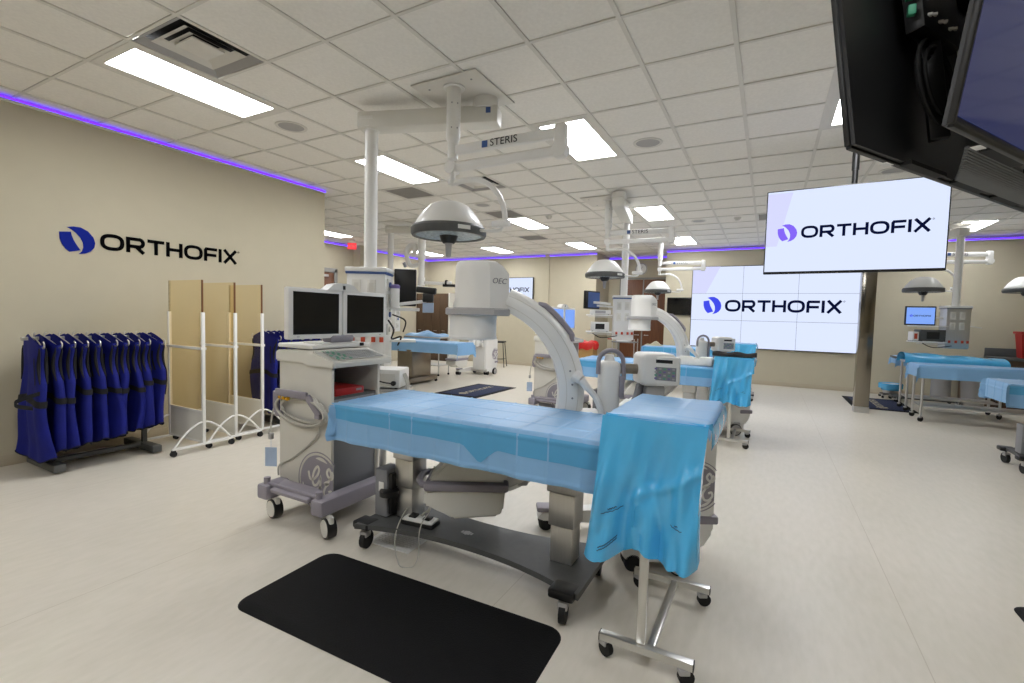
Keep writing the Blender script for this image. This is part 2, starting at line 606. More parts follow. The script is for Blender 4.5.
# --- cove lights along the wall heads
def cove(p0, p1, lab, off):
    t = thing('cove_light', lab, 'light strip', p0)
    d = Vector(p1) - Vector(p0)
    n = Vector(off)
    b = MB(); b.bar((0, 0, 0), d, 0.016, 0.016)
    for q in b.bm.verts: q.co += n * 0.014
    b.build('light_tube', M['led'], t)
    b = MB(); b.bar((0, 0, -0.024), d + Vector((0, 0, -0.024)), 0.04, 0.016)
    for q in b.bm.verts: q.co += n * 0.02
    b.build('channel', M['grid'], t)
Z = 3.235
cove((-0.22, Y0, 3.262), (-0.22, 3.36, 3.262), 'violet light strip above the wall with the big blue and black logo', (1, 0, 0))
cove((X0, 3.4, Z), (X0, Y1, Z), 'violet light strip above the wall with the exit sign', (1, 0, 0))
cove((X0, Y1, Z), (RX0, Y1, Z), 'violet light strip above the wall with the small far screen', (0, -1, 0))
cove((RX0, RY, Z), (RX1, RY, Z), 'short violet light strip in the recess over the double door', (0, -1, 0))
cove((RX1, Y1, Z - .02), (X1, Y1, Z - .02), 'violet light strip above the big tiled screen wall', (0, -1, 0))

# --- ceiling: slab, grid runners, tiles
ceil = MB()
ceil.box(((X0 + X1) / 2, 3.6, H + 0.18), (X1 - X0 + 0.6, 18.2, 0.1))
ceil = struct(ceil.build('ceiling', M['plenum']))
TROFF = [(2, 0), (2, 4), (2, 10), (2, 15), (6, 4), (6, 10), (6, 15), (10, 4), (10, 10), (14, 15),
         (-2, 15), (-6, 15), (-6, 9), (6, -5), (2, -6), (10, -3)]  # negative rows: unseen panels added as fill from behind the camera
VENTS = [(3, 0, 'louver'), (1, 6, 'grille'), (3, 6, 'louver'), (2, 9, 'grille'), (1, 13, 'grille'), (9, 12, 'grille'), (-2, 11, 'louver')]
taken = set()
for i, j in TROFF:
    taken |= {(i, j), (i, j + 1)}
for i, j, k in VENTS:
    taken.add((i, j))
tb = MB(); tb.box((0, 0, 0), (T - 0.021, T - 0.021, 0.016), bev=0.002, seg=1)
tile0 = tb.build('ceiling_tile', M['tile'], ceil)
cells = []
for i in range(-7, 19):
    for j in range(-9, 20):
        x, y = (i + .5) * T, (j + .5) * T
        if (i, j) in taken or x < X0 + 0.1 and y < Y1 or x > X1 or y > 12.3 or (y > Y1 and not RX0 - .5 < x < RX1 + .5):
            continue
        if x < -0.5 and y < 3.3:
            continue
        ins = False
        for ox in (-.3, 0, .3):
            for oy in (-.3, 0, .3):
                q = to_px((x + ox, y + oy, H))
                if q and -5 < q[0] < 1029 and -5 < q[1] < 688:
                    ins = True
        d = (Vector((x, y, H)) - CAM).length
        cells.append((not ins, d, x, y))
cells.sort()
rest = MB()
for n, (o_, d, x, y) in enumerate(cells):
    dz = random.uniform(-0.0015, 0.0015)
    if n == 0:
        tile0.location = (x, y, H + 0.009 + dz)
    elif n < 290:
        c = tile0.copy(); COL.objects.link(c); c.parent = ceil; c.location = (x, y, H + 0.009 + dz)
    else:
        rest.box((x, y, H + 0.009 + dz), (T - 0.021, T - 0.021, 0.016))
tag(rest.build('ceiling_tile_field', M['tile'], ceil, smooth=False), kind='stuff')
for i in range(-7, 20):
    b = MB(); b.box((0, 3.6, 0), (0.03, 17.6, 0.012))
    g = b.build('grid_runner', M['grid'], ceil, loc=(i * T, 0, H - 0.003), smooth=False)
for j in range(-8, 21):
    b = MB()
    for i in range(-7, 19):
        if (i, j - 1) in TROFF:
            continue
        b.box(((i + .5) * T, 0, 0), (T - .03, 0.023, 0.009))
    g = b.build('grid_runner', M['grid'], ceil, loc=(0, j * T, H - 0.0035), smooth=False)

# --- troffers
LT = {(2, 0): 'ceiling light panel nearest the violet strip over the logo wall, beside a square vent',
      (2, 4): 'ceiling light panel behind the tall white pendant pole',
      (2, 10): 'ceiling light panel above the yoke of the nearest surgical lamp',
      (2, 15): 'small ceiling light panel before the far wall, left of the recess',
      (6, 4): 'wide bright ceiling light panel at the elbow of the nearest lamp arm',
      (6, 10): 'ceiling light panel beside the second ceiling plate with its white lamp arms',
      (6, 15): 'ceiling light panel above the third surgical lamp, before the screen wall',
      (10, 4): 'ceiling light panel mostly hidden behind the dark back of a hanging television',
      (10, 10): 'ceiling light panel hidden behind the hanging white logo television',
      (14, 15): 'ceiling light panel over the far pendant with the lit logo monitor',
      (-6, 15): 'small ceiling light panel nearest the far corner, beyond the white boom column',
      (-2, 15): 'small ceiling light panel under the rim of the nearest surgical lamp',
      (-6, 9): 'ceiling light panel over the wooden door and the exit sign'}
b = MB(); b.box((0, 0, 0.02), (T - .03, 2 * T - .03, 0.03)); cavity = None
proto = thing('ceiling_light', '', 'light', (0, 0, 0), 0, 'ceiling light panels')
fr = MB()
W_, L_ = T - 0.032, 2 * T - 0.032
for sx in (-1, 1):
    fr.box((sx * (W_ / 2 - .032), 0, 0), (.064, L_, .014))
    fr.box((0, sx * (L_ / 2 - .03), 0), (W_ - .128, .06, .014))
fr.build('frame', M['grid'], proto, smooth=False)
df = MB(); df.box((0, 0, 0.006), (W_ - .12, L_ - .11, .01))
df.build('diffuser', M['troffer'], proto, smooth=False)
for n, (i, j) in enumerate(TROFF):
    loc = ((i + .5) * T, (j + 1) * T, H - 0.001)
    lab = LT.get((i, j), 'added fill light panel out of view, column %s row %s' % (chr(97 + n), chr(110 - n % 9)))
    if n == 0:
        proto.location = loc; proto['label'] = lab
    elif (i, j) in LT:
        dup(proto, loc, 0, lab)
    else:
        dup(proto, loc, 0, 'added fill light panel behind the camera, lighting the near end of the room')

# --- vents, speakers, detectors
def vent(i, j, kind, lab):
    t = thing('ceiling_vent', lab, 'vent', ((i + .5) * T, (j + .5) * T, H))
    if kind == 'louver':
        b = MB(); b.box((0, 0, .05), (T - .03, T - .03, .01)); b.build('backing', M['darkgap'], t, smooth=False)
        for k, (s0, z) in enumerate(((.575, .0), (.42, .012), (.29, .02))):
            b = MB()
            def pyr(s0=s0, z=z):
                a = s0 / 2; q = a - .055
                pts = [(-a, -a), (a, -a), (a, a), (-a, a)]
                inn = [(-q, -q), (q, -q), (q, q), (-q, q)]
                lo = [b.bm.verts.new((x, y, -.004 + z)) for x, y in pts]
                hi = [b.bm.verts.new((x, y, .035 + z * .4)) for x, y in inn]
                for m_ in range(4):
                    n_ = (m_ + 1) % 4
                    b.bm.faces.new((lo[m_], lo[n_], hi[n_], hi[m_]))
            pyr()
            b.build('cone', M['grid'] if k else M['grey'], t, smooth=False)
        b = MB(); b.box((0, 0, .012), (.22, .22, .012), bev=.003); b.build('plaque', M['grid'], t)
    else:
        b = MB(); b.box((0, 0, .012), (T - .03, T - .03, .01)); b.build('backing', M['darkgap'], t, smooth=False)
        b = MB()
        for sx in (-1, 1):
            b.box((sx * .28, 0, 0), (.03, T - .03, .014)); b.box((0, sx * .28, 0), (T - .09, .03, .014))
        b.build('frame', M['grid'], t, smooth=False)
        b = MB()
        for k in range(21):
            b.box((0, -.25 + k * .025, .002), (.53, .012, .012), rx=.5)
        tag(b.build('fins', M['grey'], t, smooth=False), kind='stuff')
VL = ['square stepped air vent touching the nearest long light panel', 'grey square return grille beyond the light behind the white pole',
      'stepped air vent under the yoke arc of the nearest surgical lamp', 'grey grille beside the light above the lamp yoke',
      'small far grille between two ceiling lights, before the far wall', 'small grille on the ceiling just above the hanging logo television',
      'far square vent above the white arm of the far pendant']
for (i, j, k), lab in zip(VENTS, VL):
    vent(i, j, k, lab)
def speaker(x, y, r, lab):
    t = thing('ceiling_speaker', lab, 'speaker', (x, y, H))
    b = MB(); b.lathe([(0, -.004), (r * .8, -.004), (r * .82, -.002), (r * .82, .004)]); b.build('grille', M['grey'], t)
    b = MB(); b.lathe([(r * .82, -.005), (r, -.006), (r * 1.02, .0), (r * 1.02, .006)]); b.build('rim', M['grid'], t)
speaker(1.51, 1.5, .145, 'round ceiling speaker past the end of the nearest light panel')
speaker(4.58, 3.36, .145, 'round ceiling speaker beside the wide bright light panel')
speaker(1.53, 5.05, .13, 'round ceiling speaker behind the nearest lamp yoke')
speaker(4.56, 7.6, .13, 'round ceiling speaker past the second ceiling plate light panel')
speaker(6.97, 5.4, .15, 'round ceiling speaker above the hanging logo television')
def detector(x, y, lab):
    b = MB(); b.lathe([(0, -.05), (.03, -.05), (.045, -.03), (.06, -.012), (.06, .0), (0, .0)], seg=20)
    tag(b.build('smoke_detector', M['grid'], loc=(x, y, H - .006)), lab, 'smoke detector')
detector(2.2, 6.22, 'white smoke detector between the lamp yoke and the second ceiling plate')
detector(5.2, 7.5, 'white smoke detector on the ceiling near the small grille above the television')

# --- doors, exit sign, wall pieces
def double_door(x0, x1, y, z1):
    t = struct(bpy.data.objects.new('door_1', None)); COL.objects.link(t); t.location = ((x0 + x1) / 2, y, 0)
    wd = x1 - x0
    for s in (-1, 1):
        b = MB(); b.box((s * wd / 4, -.03, z1 / 2), (wd / 2 - .015, .045, z1 - .02), bev=.003); lf = b.build('door_leaf', M['wood'], t)
        b = MB(); b.bar((s * .09, -.09, 1.02), (s * .2, -.09, 1.02), .02, .02, .004); b.cyl((s * .09, -.05, 1.02), (s * .09, -.1, 1.02), .018); b.build('door_handle', M['chrome'], lf)
    b = MB()
    for s in (-1, 1):
        b.box((s * (wd / 2 + .025), -.03, z1 / 2 + .02), (.05, .07, z1 + .04))
    b.box((0, -.03, z1 + .025), (wd + .1, .07, .05)); b.box((0, -.056, z1 / 2), (.035, .012, z1), bev=.003)
    b.build('door_frame', M['jamb'], t, smooth=False)
double_door(1.92, 3.2, RY, 2.62)
t = struct(bpy.data.objects.new('door_2', None)); COL.objects.link(t); t.location = (X0, 6.55, 0)
b = MB(); b.box((.03, 0, 1.24), (.045, 1.0, 2.46), bev=.003); lf = b.build('door_leaf', M['wood'], t)
b = MB(); b.box((.09, .1, 2.38), (.06, .36, .06), bev=.006); b.build('door_closer', M['grey'], lf)
b = MB()
for s in (-1, 1):
    b.box((.04, s * .55, 1.28), (.08, .09, 2.56))
b.box((.04, 0, 2.53), (.08, 1.19, .1)); b.build('door_frame', M['jamb'], t, smooth=False)

t = thing('exit_sign', 'small red glowing exit sign hung under the violet strip near the wooden door', 'sign', (-3.55, 7.0, H))
b = MB(); b.box((0, 0, -.16), (.22, .02, .16), rz=.62, bev=.004); b.build('sign_panel', M['exit'], t)
b = MB(); b.box((0, 0, -.03), (.12, .05, .06), rz=.62); b.build('mount', M['grid'], t)
b = MB(); b.text('EXIT', .10, (.007, -.0105, -.16), (cos(.62), sin(.62), 0), (0, 0, 1), .002); b.build('lettering', M['redp'], t, smooth=False)
b = MB(); b.box((0, 0, 0), (.09, .1, .28), bev=.02)
tag(b.build('wall_speaker', M['white'], loc=(X0 + .3, 7.95, 2.93)), 'small white box speaker high on the wall by the exit sign', 'speaker')
t = thing('wall_clock', 'round pale wall clock above the brown double door', 'clock', (2.47, RY - .015, 2.92))
b = MB(); b.cyl((0, .015, 0), (0, -.02, 0), .17, seg=32); b.build('clock_rim', M['grey'], t)
b = MB(); b.cyl((0, -.02, 0), (0, -.024, 0), .145, seg=32); b.build('clock_face', M['white'], t)
b = MB(); b.bar((0, -.027, 0), (.05, -.027, .06), .004, .008, up=(0, 1, 0)); b.bar((0, -.027, 0), (-.03, -.027, .1), .004, .006, up=(0, 1, 0)); b.build('clock_hands', M['black'], t)

# --- logo on the left wall: a vinyl wordmark
lw = thing('wall_logo', 'blue swirl mark and black wordmark lettering on the beige side wall', 'wall lettering', (-0.22, 0.28, 2.0))
logomark((0.001, 0.005, -.04), (0, 1, 0), (0, 0, 1), .28, .262, .006).build('logo_mark', M['logoblue'], lw, smooth=False)
wordmark('ORTHOFIX', (0.001, 0.328, .032), (0, 1, 0), (0, 0, 1), 1.40, .162, .006).build('lettering', M['logoblk'], lw, smooth=False)

# ================================================================== SCREENS
def logo_screen(t, o, u, v, wd, ht, mk, tx, y0=.5, sc=1.0, mark=True):
    """lit screen content: swirl mark and wordmark lying on the panel; o = lower left of the panel"""
    U, V = Vector(u).normalized(), Vector(v).normalized()
    o = Vector(o)
    lw_ = wd * .70 * sc
    x = (wd - wd * .86 * sc) / 2
    hh = wd * .082 * sc
    mh = wd * .125 * sc
    logomark(o + U * x + V * (ht * y0 - mh / 2), U, V, wd * .125 * sc, mh, .001).build('logo_mark', mk, t, smooth=False)
    wordmark('ORTHOFIX', o + U * (x + wd * .15 * sc) + V * (ht * y0 - hh / 2), U, V, lw_, hh, .001).build('lettering', tx, t, smooth=False)

# tiled video wall
VX0, VX1, VZ0, VZ1 = 4.05, 7.47, .85, 2.80
t = thing('video_wall', 'huge lit video wall of nine screens with the logo across it', 'video wall', ((VX0 + VX1) / 2, Y1 - .06, VZ0))
pw, ph = (VX1 - VX0) / 3, (VZ1 - VZ0) / 3
b = MB(); b.box((0, .03, (VZ1 - VZ0) / 2), (VX1 - VX0 + .03, .05, VZ1 - VZ0 + .03), bev=.004); b.build('housing', M['black'], t)
for i in range(3):
    for j in range(3):
        b = MB(); b.box((-1.5 * pw + (i + .5) * pw, -.002, (j + .5) * ph), (pw - .006, .03, ph - .006))
        pn = b.build('screen_panel', M['scr'], t, smooth=False)
        if (i, j) == (0, 2):
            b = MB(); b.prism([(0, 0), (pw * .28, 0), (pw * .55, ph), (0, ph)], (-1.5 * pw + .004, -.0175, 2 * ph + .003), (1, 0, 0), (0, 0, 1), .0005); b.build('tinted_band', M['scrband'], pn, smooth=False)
logo_screen(t, (-1.5 * pw, -.018, 0), (1, 0, 0), (0, 0, 1), pw * 3, ph * 3, M['scrlogo2'], M['scrtxt'], .515, .98)

# hanging television with pole
t = thing('hanging_television', 'big lit white logo television hung from the ceiling by a black pole', 'television', (6.40, 3.88, H), -.06)
tw, th_ = 1.43, .84
o0 = Vector((-.715, 0, 1.965 - H))
rt = rad(2.0)
b = MB(); b.box((0, .03, 1.965 - H + th_ / 2), (tw, .05, th_), bev=.006); b.build('case', M['black'], t)
b = MB(); b.box((0, .003, 1.965 - H + th_ / 2 + .006), (tw - .022, .008, th_ - .034)); scn = b.build('screen', M['scr'], t, smooth=False)
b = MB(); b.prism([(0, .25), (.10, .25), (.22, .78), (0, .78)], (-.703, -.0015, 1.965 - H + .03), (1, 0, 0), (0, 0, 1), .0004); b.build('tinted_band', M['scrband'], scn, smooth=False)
logo_screen(scn, o0 + Vector((0.01, -.0015, .02)), (1, 0, 0), (0, 0, 1), tw - .02, th_ - .03, M['scrlogo'], M['scrtxt'], .48, 1.0)
b = MB(); b.cyl((.02, .09, 0), (.02, .09, -.33), .03); b.cyl((.02, .09, -.33), (.02, .09, -.9), .025); b.build('pole', M['black'], t)
b = MB(); b.cyl((.02, .09, 0), (.02, .09, -.02), .09); b.box((.02, .075, -.9), (.4, .04, .4), bev=.005); b.build('bracket', M['black'], t)

# television pair, back to back, tilted face down, upper corner nearest the camera
def tv_pair():
    t = thing('television_cluster', 'back to back pair of dark hanging televisions showing cabling, close overhead', 'television', (6.12, .08, H))
    d = Vector((.545, .838, 0)).normalized()          # along the bottom edges
    nB = Vector((d.y, -d.x, 0))                        # faces the aisle on the far side of the wedge
    Wt, Ht = 1.45, .86
    A0 = Vector((5.93, -.05, 1.955)) - Vector((6.12, .08, H))
    B0 = Vector((6.125, -.13, 1.955)) - Vector((6.12, .08, H))
    for nm, P, n, tl in (('A', A0, -nB, .14), ('B', B0, nB, .13)):
        up = (Vector((0, 0, 1)) * cos(tl) + n * sin(tl)).normalized()
        nn = d.cross(up) if d.cross(up).dot(n) > 0 else up.cross(d)
        b = MB()
        th = .018
        b.prism([(0, 0), (Wt, 0), (Wt, Ht), (0, Ht)], P - nn * th, d, up, th if d.cross(up).dot(nn) > 0 else -th)
        case = b.build('case', M['black'], t, smooth=False)
        b = MB()
        for p, q in (((0, 0), (Wt, 0)), ((0, Ht), (Wt, Ht)), ((0, 0), (0, Ht)), ((Wt, 0), (Wt, Ht))):
            b.bar(P + d * p[0] + up * p[1], P + d * q[0] + up * q[1], .014, .015, .003, up=nn)
        b.build('bezel', M['black'], case)
        if nm == 'B':
            b = MB(); b.prism([(.015, .022), (Wt - .015, .022), (Wt - .015, Ht - .015), (.015, Ht - .015)], P + nn * .001, d, up, .003 if d.cross(up).dot(nn) > 0 else -.003)
            s_ = b.build('screen', M['tvdim'], t, smooth=False)
            b = MB(); b.prism([(0, 0), (.12, .02), (.13, .17), (.03, .15)], P + nn * .0045 + d * .42 + up * .64, d, up, .001); b.build('logo_mark', M['logoblue'], s_, smooth=False)
        else:
            # what the open back shows: ribs, control box, coiled cable
            back = lambda x, z, off=0: P + d * x + up * z - nn * (th + off)
            b = MB()
            for z in (.70, .80):
                b.bar(back(.05, z, .02), back(Wt - .05, z, .02), .035, .03, .004)
            for x in (.42, .95):
                b.bar(back(x, .08, .04), back(x, Ht - .05, .04), .03, .05, .004)
            b.build('mounting_rail', M['black'], t)
            b = MB(); b.bar(back(.30, .50, .05), back(.56, .50, .05), .22, .05, .006, up=nn); cb = b.build('control_box', M['black'], t)
            b = MB()
            for k in range(3):
                b.box(back(.275, .44 + .05 * k, .055), (.02, .02, .03), bev=.003)
            b.build('terminal', M['greenled'], cb)
            b = MB()
            for k in range(6):
                b.box(back(.33 + .035 * k, .43 + .012 * (k % 2), .078), (.012, .012, .008))
            tag(b.build('sockets', M['cable'], cb), kind='stuff')
            b = MB()
            for k in range(5):
                rr = .075 + .012 * k
                b.tube([back(.42 + rr * cos(a), .26 + rr * sin(a) * 1.1, .04 + .008 * (k % 3)) for a in [2 * PI * m_ / 28 for m_ in range(28)]], .006, 6, closed=True)
            b.build('cable_coil', M['rubber'], t)
            b = MB()
            b.tube([back(.52, .42, .07), back(.60, .34, .06), back(.63, .24, .05), back(.58, .16, .045), back(.50, .13, .04)], .004, 6)
            b.build('loose_cable', M['cable'], t)
    # ribbed steel apron slung under the pair
    m = [A0 + d * .55 + nB * .05 + Vector((0, 0, -.0)), B0 + d * .22 - nB * .04 + Vector((0, 0, 0.01))]
    b = MB()
    for k in range(17):
        f = k / 16
        p = m[0].lerp(m[1], f) + Vector((0, 0, -.012 - .01 * sin(PI * f)))
        b.bar(p, p + d * (.85 + .25 * f), .0105, .006)
    tag(b.build('ribbed_steel_apron', M['base_dk'], t, smooth=False), kind='stuff')
    b = MB()
    for P in (A0 - nB * -.02, B0 - nB * .02):
        for k in range(3):
            b.bar(P + d * (.28 + .34 * k), P + d * (.52 + .34 * k), .03, .012)
    b.build('speaker_slot', M['darkgap'], t)
    b = MB()
    for P in (A0 + nB * .014, B0 - nB * .004):
        b.bar(P + d * .16 + Vector((0, 0, -.021)), P + d * .20 + Vector((0, 0, -.021)), .02, .002)
    tag(b.build('rating_label', M['white'], t), kind='stuff')
    c = d * .75
    b = MB(); b.cyl(c + Vector((0, 0, 0)), c + Vector((0, 0, -.75)), .03); b.cyl(c, c + Vector((0, 0, -.02)), .1); b.build('pole', M['black'], t)
    b = MB(); b.box(c + Vector((0, 0, -.62)), (.16, .5, .3), rz=math.atan2(d.y, d.x), bev=.006); b.build('bracket', M['black'], t)
tv_pair()

# clad pillar
t = thing('steel_pillar', 'square mirror steel clad pillar standing below the hanging logo television', 'pillar', (7.20, 8.16, 0))
b = MB(); b.box((0, 0, H / 2), (.2, .2, H - .01), bev=.008); b.build('cladding', M['mirror'], t)
b = MB(); b.box((0, 0, .05), (.21, .21, .1), bev=.004); b.build('skirting', M['steel'], t)

# far wall screen + black panel
t = thing('wall_television', 'small far lit television on the beige wall, half hidden by the nearest white imaging head', 'television', (-1.17, Y1 - .05, 1.9))
b = MB(); b.box((0, .02, .36), (1.6, .05, .74), bev=.005); b.build('case', M['black'], t)
b = MB(); b.box((0, -.008, .36), (1.56, .01, .70)); s_ = b.build('screen', M['scr'], t, smooth=False)
logo_screen(s_, (-.80, -.0135, 0), (1, 0, 0), (0, 0, 1), 1.6, .72, M['scrlogo2'], M['scrtxt'], .5, 1.0)
t = thing('wall_display', 'switched off black wall display beside the video wall', 'display', (3.75, Y1 - .04, 1.61))
b = MB(); b.box((0, .02, .215), (.6, .04, .45), bev=.005); b.build('case', M['black'], t)
b = MB(); b.box((0, -.003, .215), (.56, .008, .41)); b.build('screen', M['screen'], t, smooth=False)

# ================================================================== OPERATING TABLES AND DRAPES
def caster(parent, x, y, r=.05, wd=.03, rz=0, m=None, z0=0, fork=True):
    b = MB()
    c_, s_ = cos(rz), sin(rz)
    b.cyl((x - s_ * wd / 2, y + c_ * wd / 2, r + z0), (x + s_ * wd / 2, y - c_ * wd / 2, r + z0), r, seg=18)
    wv = b.build('caster', m or M['rubber'], parent)
    if fork:
        b = MB()
        b.box((x - c_ * .01, y - s_ * .01, z0 + r * 1.75), (wd * 1.7, wd * 1.5, r * .7), rz=rz, bev=.005)
        b.cyl((x, y, z0 + r * 2), (x, y, z0 + r * 2.7), .012)
        b.build('fork', M['grey'], wv)
    return wv

def table():
    t = thing('imaging_table', 'imaging table under the blue drape nearest the black floor mat, with twin telescoping columns', 'table', (4.3, .66, 0), 0, 'imaging tables')
    ox, oy = 4.3, .66
    # hourglass base plate
    def half(x):
        f = abs((x - 4.32) / .72)
        return .15 + .13 * min(1, f) ** 2.2
    xs = [3.60 + 1.44 * k / 24 for k in range(25)]
    poly = [(x - ox, -half(x)) for x in xs] + [(x - ox, half(x)) for x in reversed(xs)]
    b = MB(); b.prism(poly, (0, 0, .145), (1, 0, 0), (0, 1, 0), .03); bp = b.build('base_plate', M['base_dk'], t, smooth=False)
    b = MB()
    for k in range(5):
        b.box((-.05 + .016 * (k - 2), -.02, .1752), (.012, .05 - .012 * abs(k - 2), .001))
    b.lathe([(0, .0012), (.022, .0012), (.022, 0)], (-.05, -.02, .175), 16)
    b.build('maker_plate', M['grey'], bp)
    for x, y in ((3.62, .46), (3.62, .90), (4.96, .41), (4.97, .91)):
        cw = caster(t, x - ox, y - oy, .055, .032, rz=1.75)
        b = MB(); b.box((x - ox, y - oy, .155), (.13, .11, .045), bev=.012); b.build('caster_housing', M['black'], cw)
    for cx in (3.80, 4.86):
        zt = [(.175, .37, .125), (.37, .55, .145), (.55, .84, .165)]
        for z0, z1, wd in zt:
            b = MB(); b.box((cx - ox, 0, (z0 + z1) / 2), (wd, wd * .95, z1 - z0 - .003), bev=.006)
            b.build('column_segment', M['steel'], t)
    b = MB(); b.box((3.66 - ox, -.05, .33), (.10, .14, .30), bev=.008); mb_ = b.build('motor_box', M['panel'], t)
    b = MB(); b.box((3.725 - ox, -.05, .33), (.03, .12, .26), bev=.01); b.lathe([(0, .0), (.06, .0), (.06, .03), (0, .03)], (3.73 - ox, -.12, .33), 18); b.build('cord_reel', M['black'], mb_)
    b = MB(); b.box((3.665 - ox, -.122, .37), (.04, .004, .06), bev=.001); b.build('button_strip', M['white'], mb_)
    b = MB(); b.box((.04, 0, .865), (1.78, .54, .05), bev=.012); b.build('tabletop', M['grey'], t)
    b = MB()
    for s in (-1, 1):
        b.bar((-.78, s * .276, .855), (.86, s * .276, .855), .012, .03, .003)
    b.build('side_rail', M['steel'], t)
    b = MB()
    b.tube([(3.90 - ox, .10, .80), (3.97 - ox, .16, .55), (3.93 - ox, .10, .35), (3.95 - ox, .0, .24), (3.93 - ox, -.05, .215)], .008, 8)
    b.build('power_cord', M['cable'], t)
    return t

def fold(u, v, f=.165):
    """sharp pressed folds of a sheet unfolded from its pack"""
    def ridge(x, p):
        q = abs(((x / p) % 1) - .5) * p
        return math.exp(-((.5 * p - q) / .0075) ** 2) if q > .4 * p else 0
    return .0032 * (ridge(u, f) + ridge(v, .19))

def drape(name, label, x0, x1, y0, y1, ztop, hf, hb, hl, hr, parent=None, seed=1, grp=None, nx=110, ny=64, tail=0.0):
    """sheet over a tabletop with hanging front, back and end flaps (one cloth)"""
    rnd = random.Random(seed)
    ph = [rnd.uniform(0, 6.28) for _ in range(8)]
    cx, cy = (x0 + x1) / 2, (y0 + y1) / 2
    Lx, Ly = x1 - x0, y1 - y0
    SX, SY = hl + Lx + hr, hf + Ly + hb
    R = .018
    def fn(a, c):
        sx = a * SX - hl
        sy = c * SY - hf
        # distance over the edge in each direction
        dx = -sx if sx < 0 else (sx - Lx if sx > Lx else 0)
        dy = -sy if sy < 0 else (sy - Ly if sy > Ly else 0)
        x = min(max(sx, 0), Lx); y = min(max(sy, 0), Ly)
        drop = max(dx, dy)
        z = 0
        ox = oy = 0
        if drop > 0:
            z = -drop
            e = min(1, drop / R)
            flare = .006 * e + .022 * drop * (.6 + .4 * sin(9 * sx + ph[0]) * (1 if dy >= dx else 0) + .4 * sin(11 * sy + ph[1]) * (1 if dx > dy else 0))
            m = min(dx, dy)
            if dy > 0:
                oy = (-1 if sy < 0 else 1) * (flare + (.02 * m / max(drop, 1e-3)))
                oy += (-1 if sy < 0 else 1) * .008 * e * (sin(17 * sx + ph[2]) + .5 * sin(39 * sx + ph[5])) * (drop / .25)
            if dx > 0:
                ox = (-1 if sx < 0 else 1) * (flare + (.02 * m / max(drop, 1e-3)))
            if m > 0:                      # corner: excess cloth folds outwards
                ox *= 1.0 + .6 * m / max(drop, .01); oy *= 1.0 + .6 * m / max(drop, .01)
                z -= tail * m
            z += R * (1 - e) * .5 - R * .3
        zz = z + fold(sx + .07, sy + .03) + .0012 * sin(7 * sx + ph[3]) * sin(9 * sy + ph[4])
        if drop > 0:
            f_ = fold(sx + .07, sy + .03)
            if dy >= dx: oy += (-1 if sy < 0 else 1) * f_ * 1.6
            else: ox += (-1 if sx < 0 else 1) * f_ * 1.6
        return Vector((x0 - cx + x + ox, y0 - cy + y + oy, zz))
    t = thing(name, label, 'drape', (cx, cy, ztop), 0, grp)
    b = MB(); b.sheet(nx, ny, fn)
    o = b.build('sheet', M['drape'], t, fix=False, ang=60)
    return t, fn, (SX, SY, hl, hf, Lx, Ly)

def reinforce(t, fn, dims, side=-1, depth=.13):
    """heavier sewn-on panel over the upper part of the front flap, with a pointed tongue"""
    SX, SY, hl, hf, Lx, Ly = dims
    b = MB()
    n = 90
    def g(a, c):
        sx = -.005 + a * (Lx + .01)
        tip = max(0, 1 - abs(sx - Lx * .58) / (Lx * .055))
        dep = depth - .03 + .03 * sx / Lx + .085 * tip
        sy = -.015 - c * (dep - .015)
        p = fn((sx + hl) / SX, (sy + hf) / SY)
        return p + Vector((0, -.0022, 0))
    b.sheet(n, 14, g)
    b.build('reinforced_panel', M['drape2'], t, fix=False, ang=60)

tab1 = table()
TABS = [tab1]
TABS.append(dup(tab1, (4.35, 4.76, 0), 0, 'imaging table under the blue drape with the white foam block on it'))
TABS.append(dup(tab1, (4.3, 8.86, 0), 0, 'imaging table farthest back, draped before the double door'))
TABS.append(dup(tab1, (8.80, 5.20, 0), 0, 'imaging table with black castor cut off by the picture edge, blue drape over it'))
d1, f1, dm1 = drape('surgical_drape', 'light blue folded surgical sheet over the nearest long table', 3.46, 5.24, .375, .965, .912, .235, .22, .2, .2, nx=260, ny=120, grp='blue table drapes')
reinforce(d1, f1, dm1)
dup(d1, (4.375, 4.77, .912), 0, 'blue surgical sheet under the white foam block')
dup(d1, (4.325, 8.87, .912), 0, 'blue surgical sheet on the farthest table before the double door')
dup(d1, (8.83, 5.21, .912), 0, 'blue surgical sheet cut off by the picture edge, over a black castor')

# white foam block on the second table
t = thing('foam_block', 'white foam positioning block lying on the second draped table', 'foam block', (4.98, 4.66, .914))
b = MB()
poly = [(-.2, 0), (.2, 0), (.2, .1), (.05, .1), (.0, .07), (-.05, .1), (-.2, .1)]
b.prism(poly, (0, .1, 0), (1, 0, 0), (0, 0, 1), .2)
bmesh.ops.bevel(b.bm, geom=list(b.bm.edges), offset=.01, segments=2, affect='EDGES')
b.build('foam', M['foam'], t)

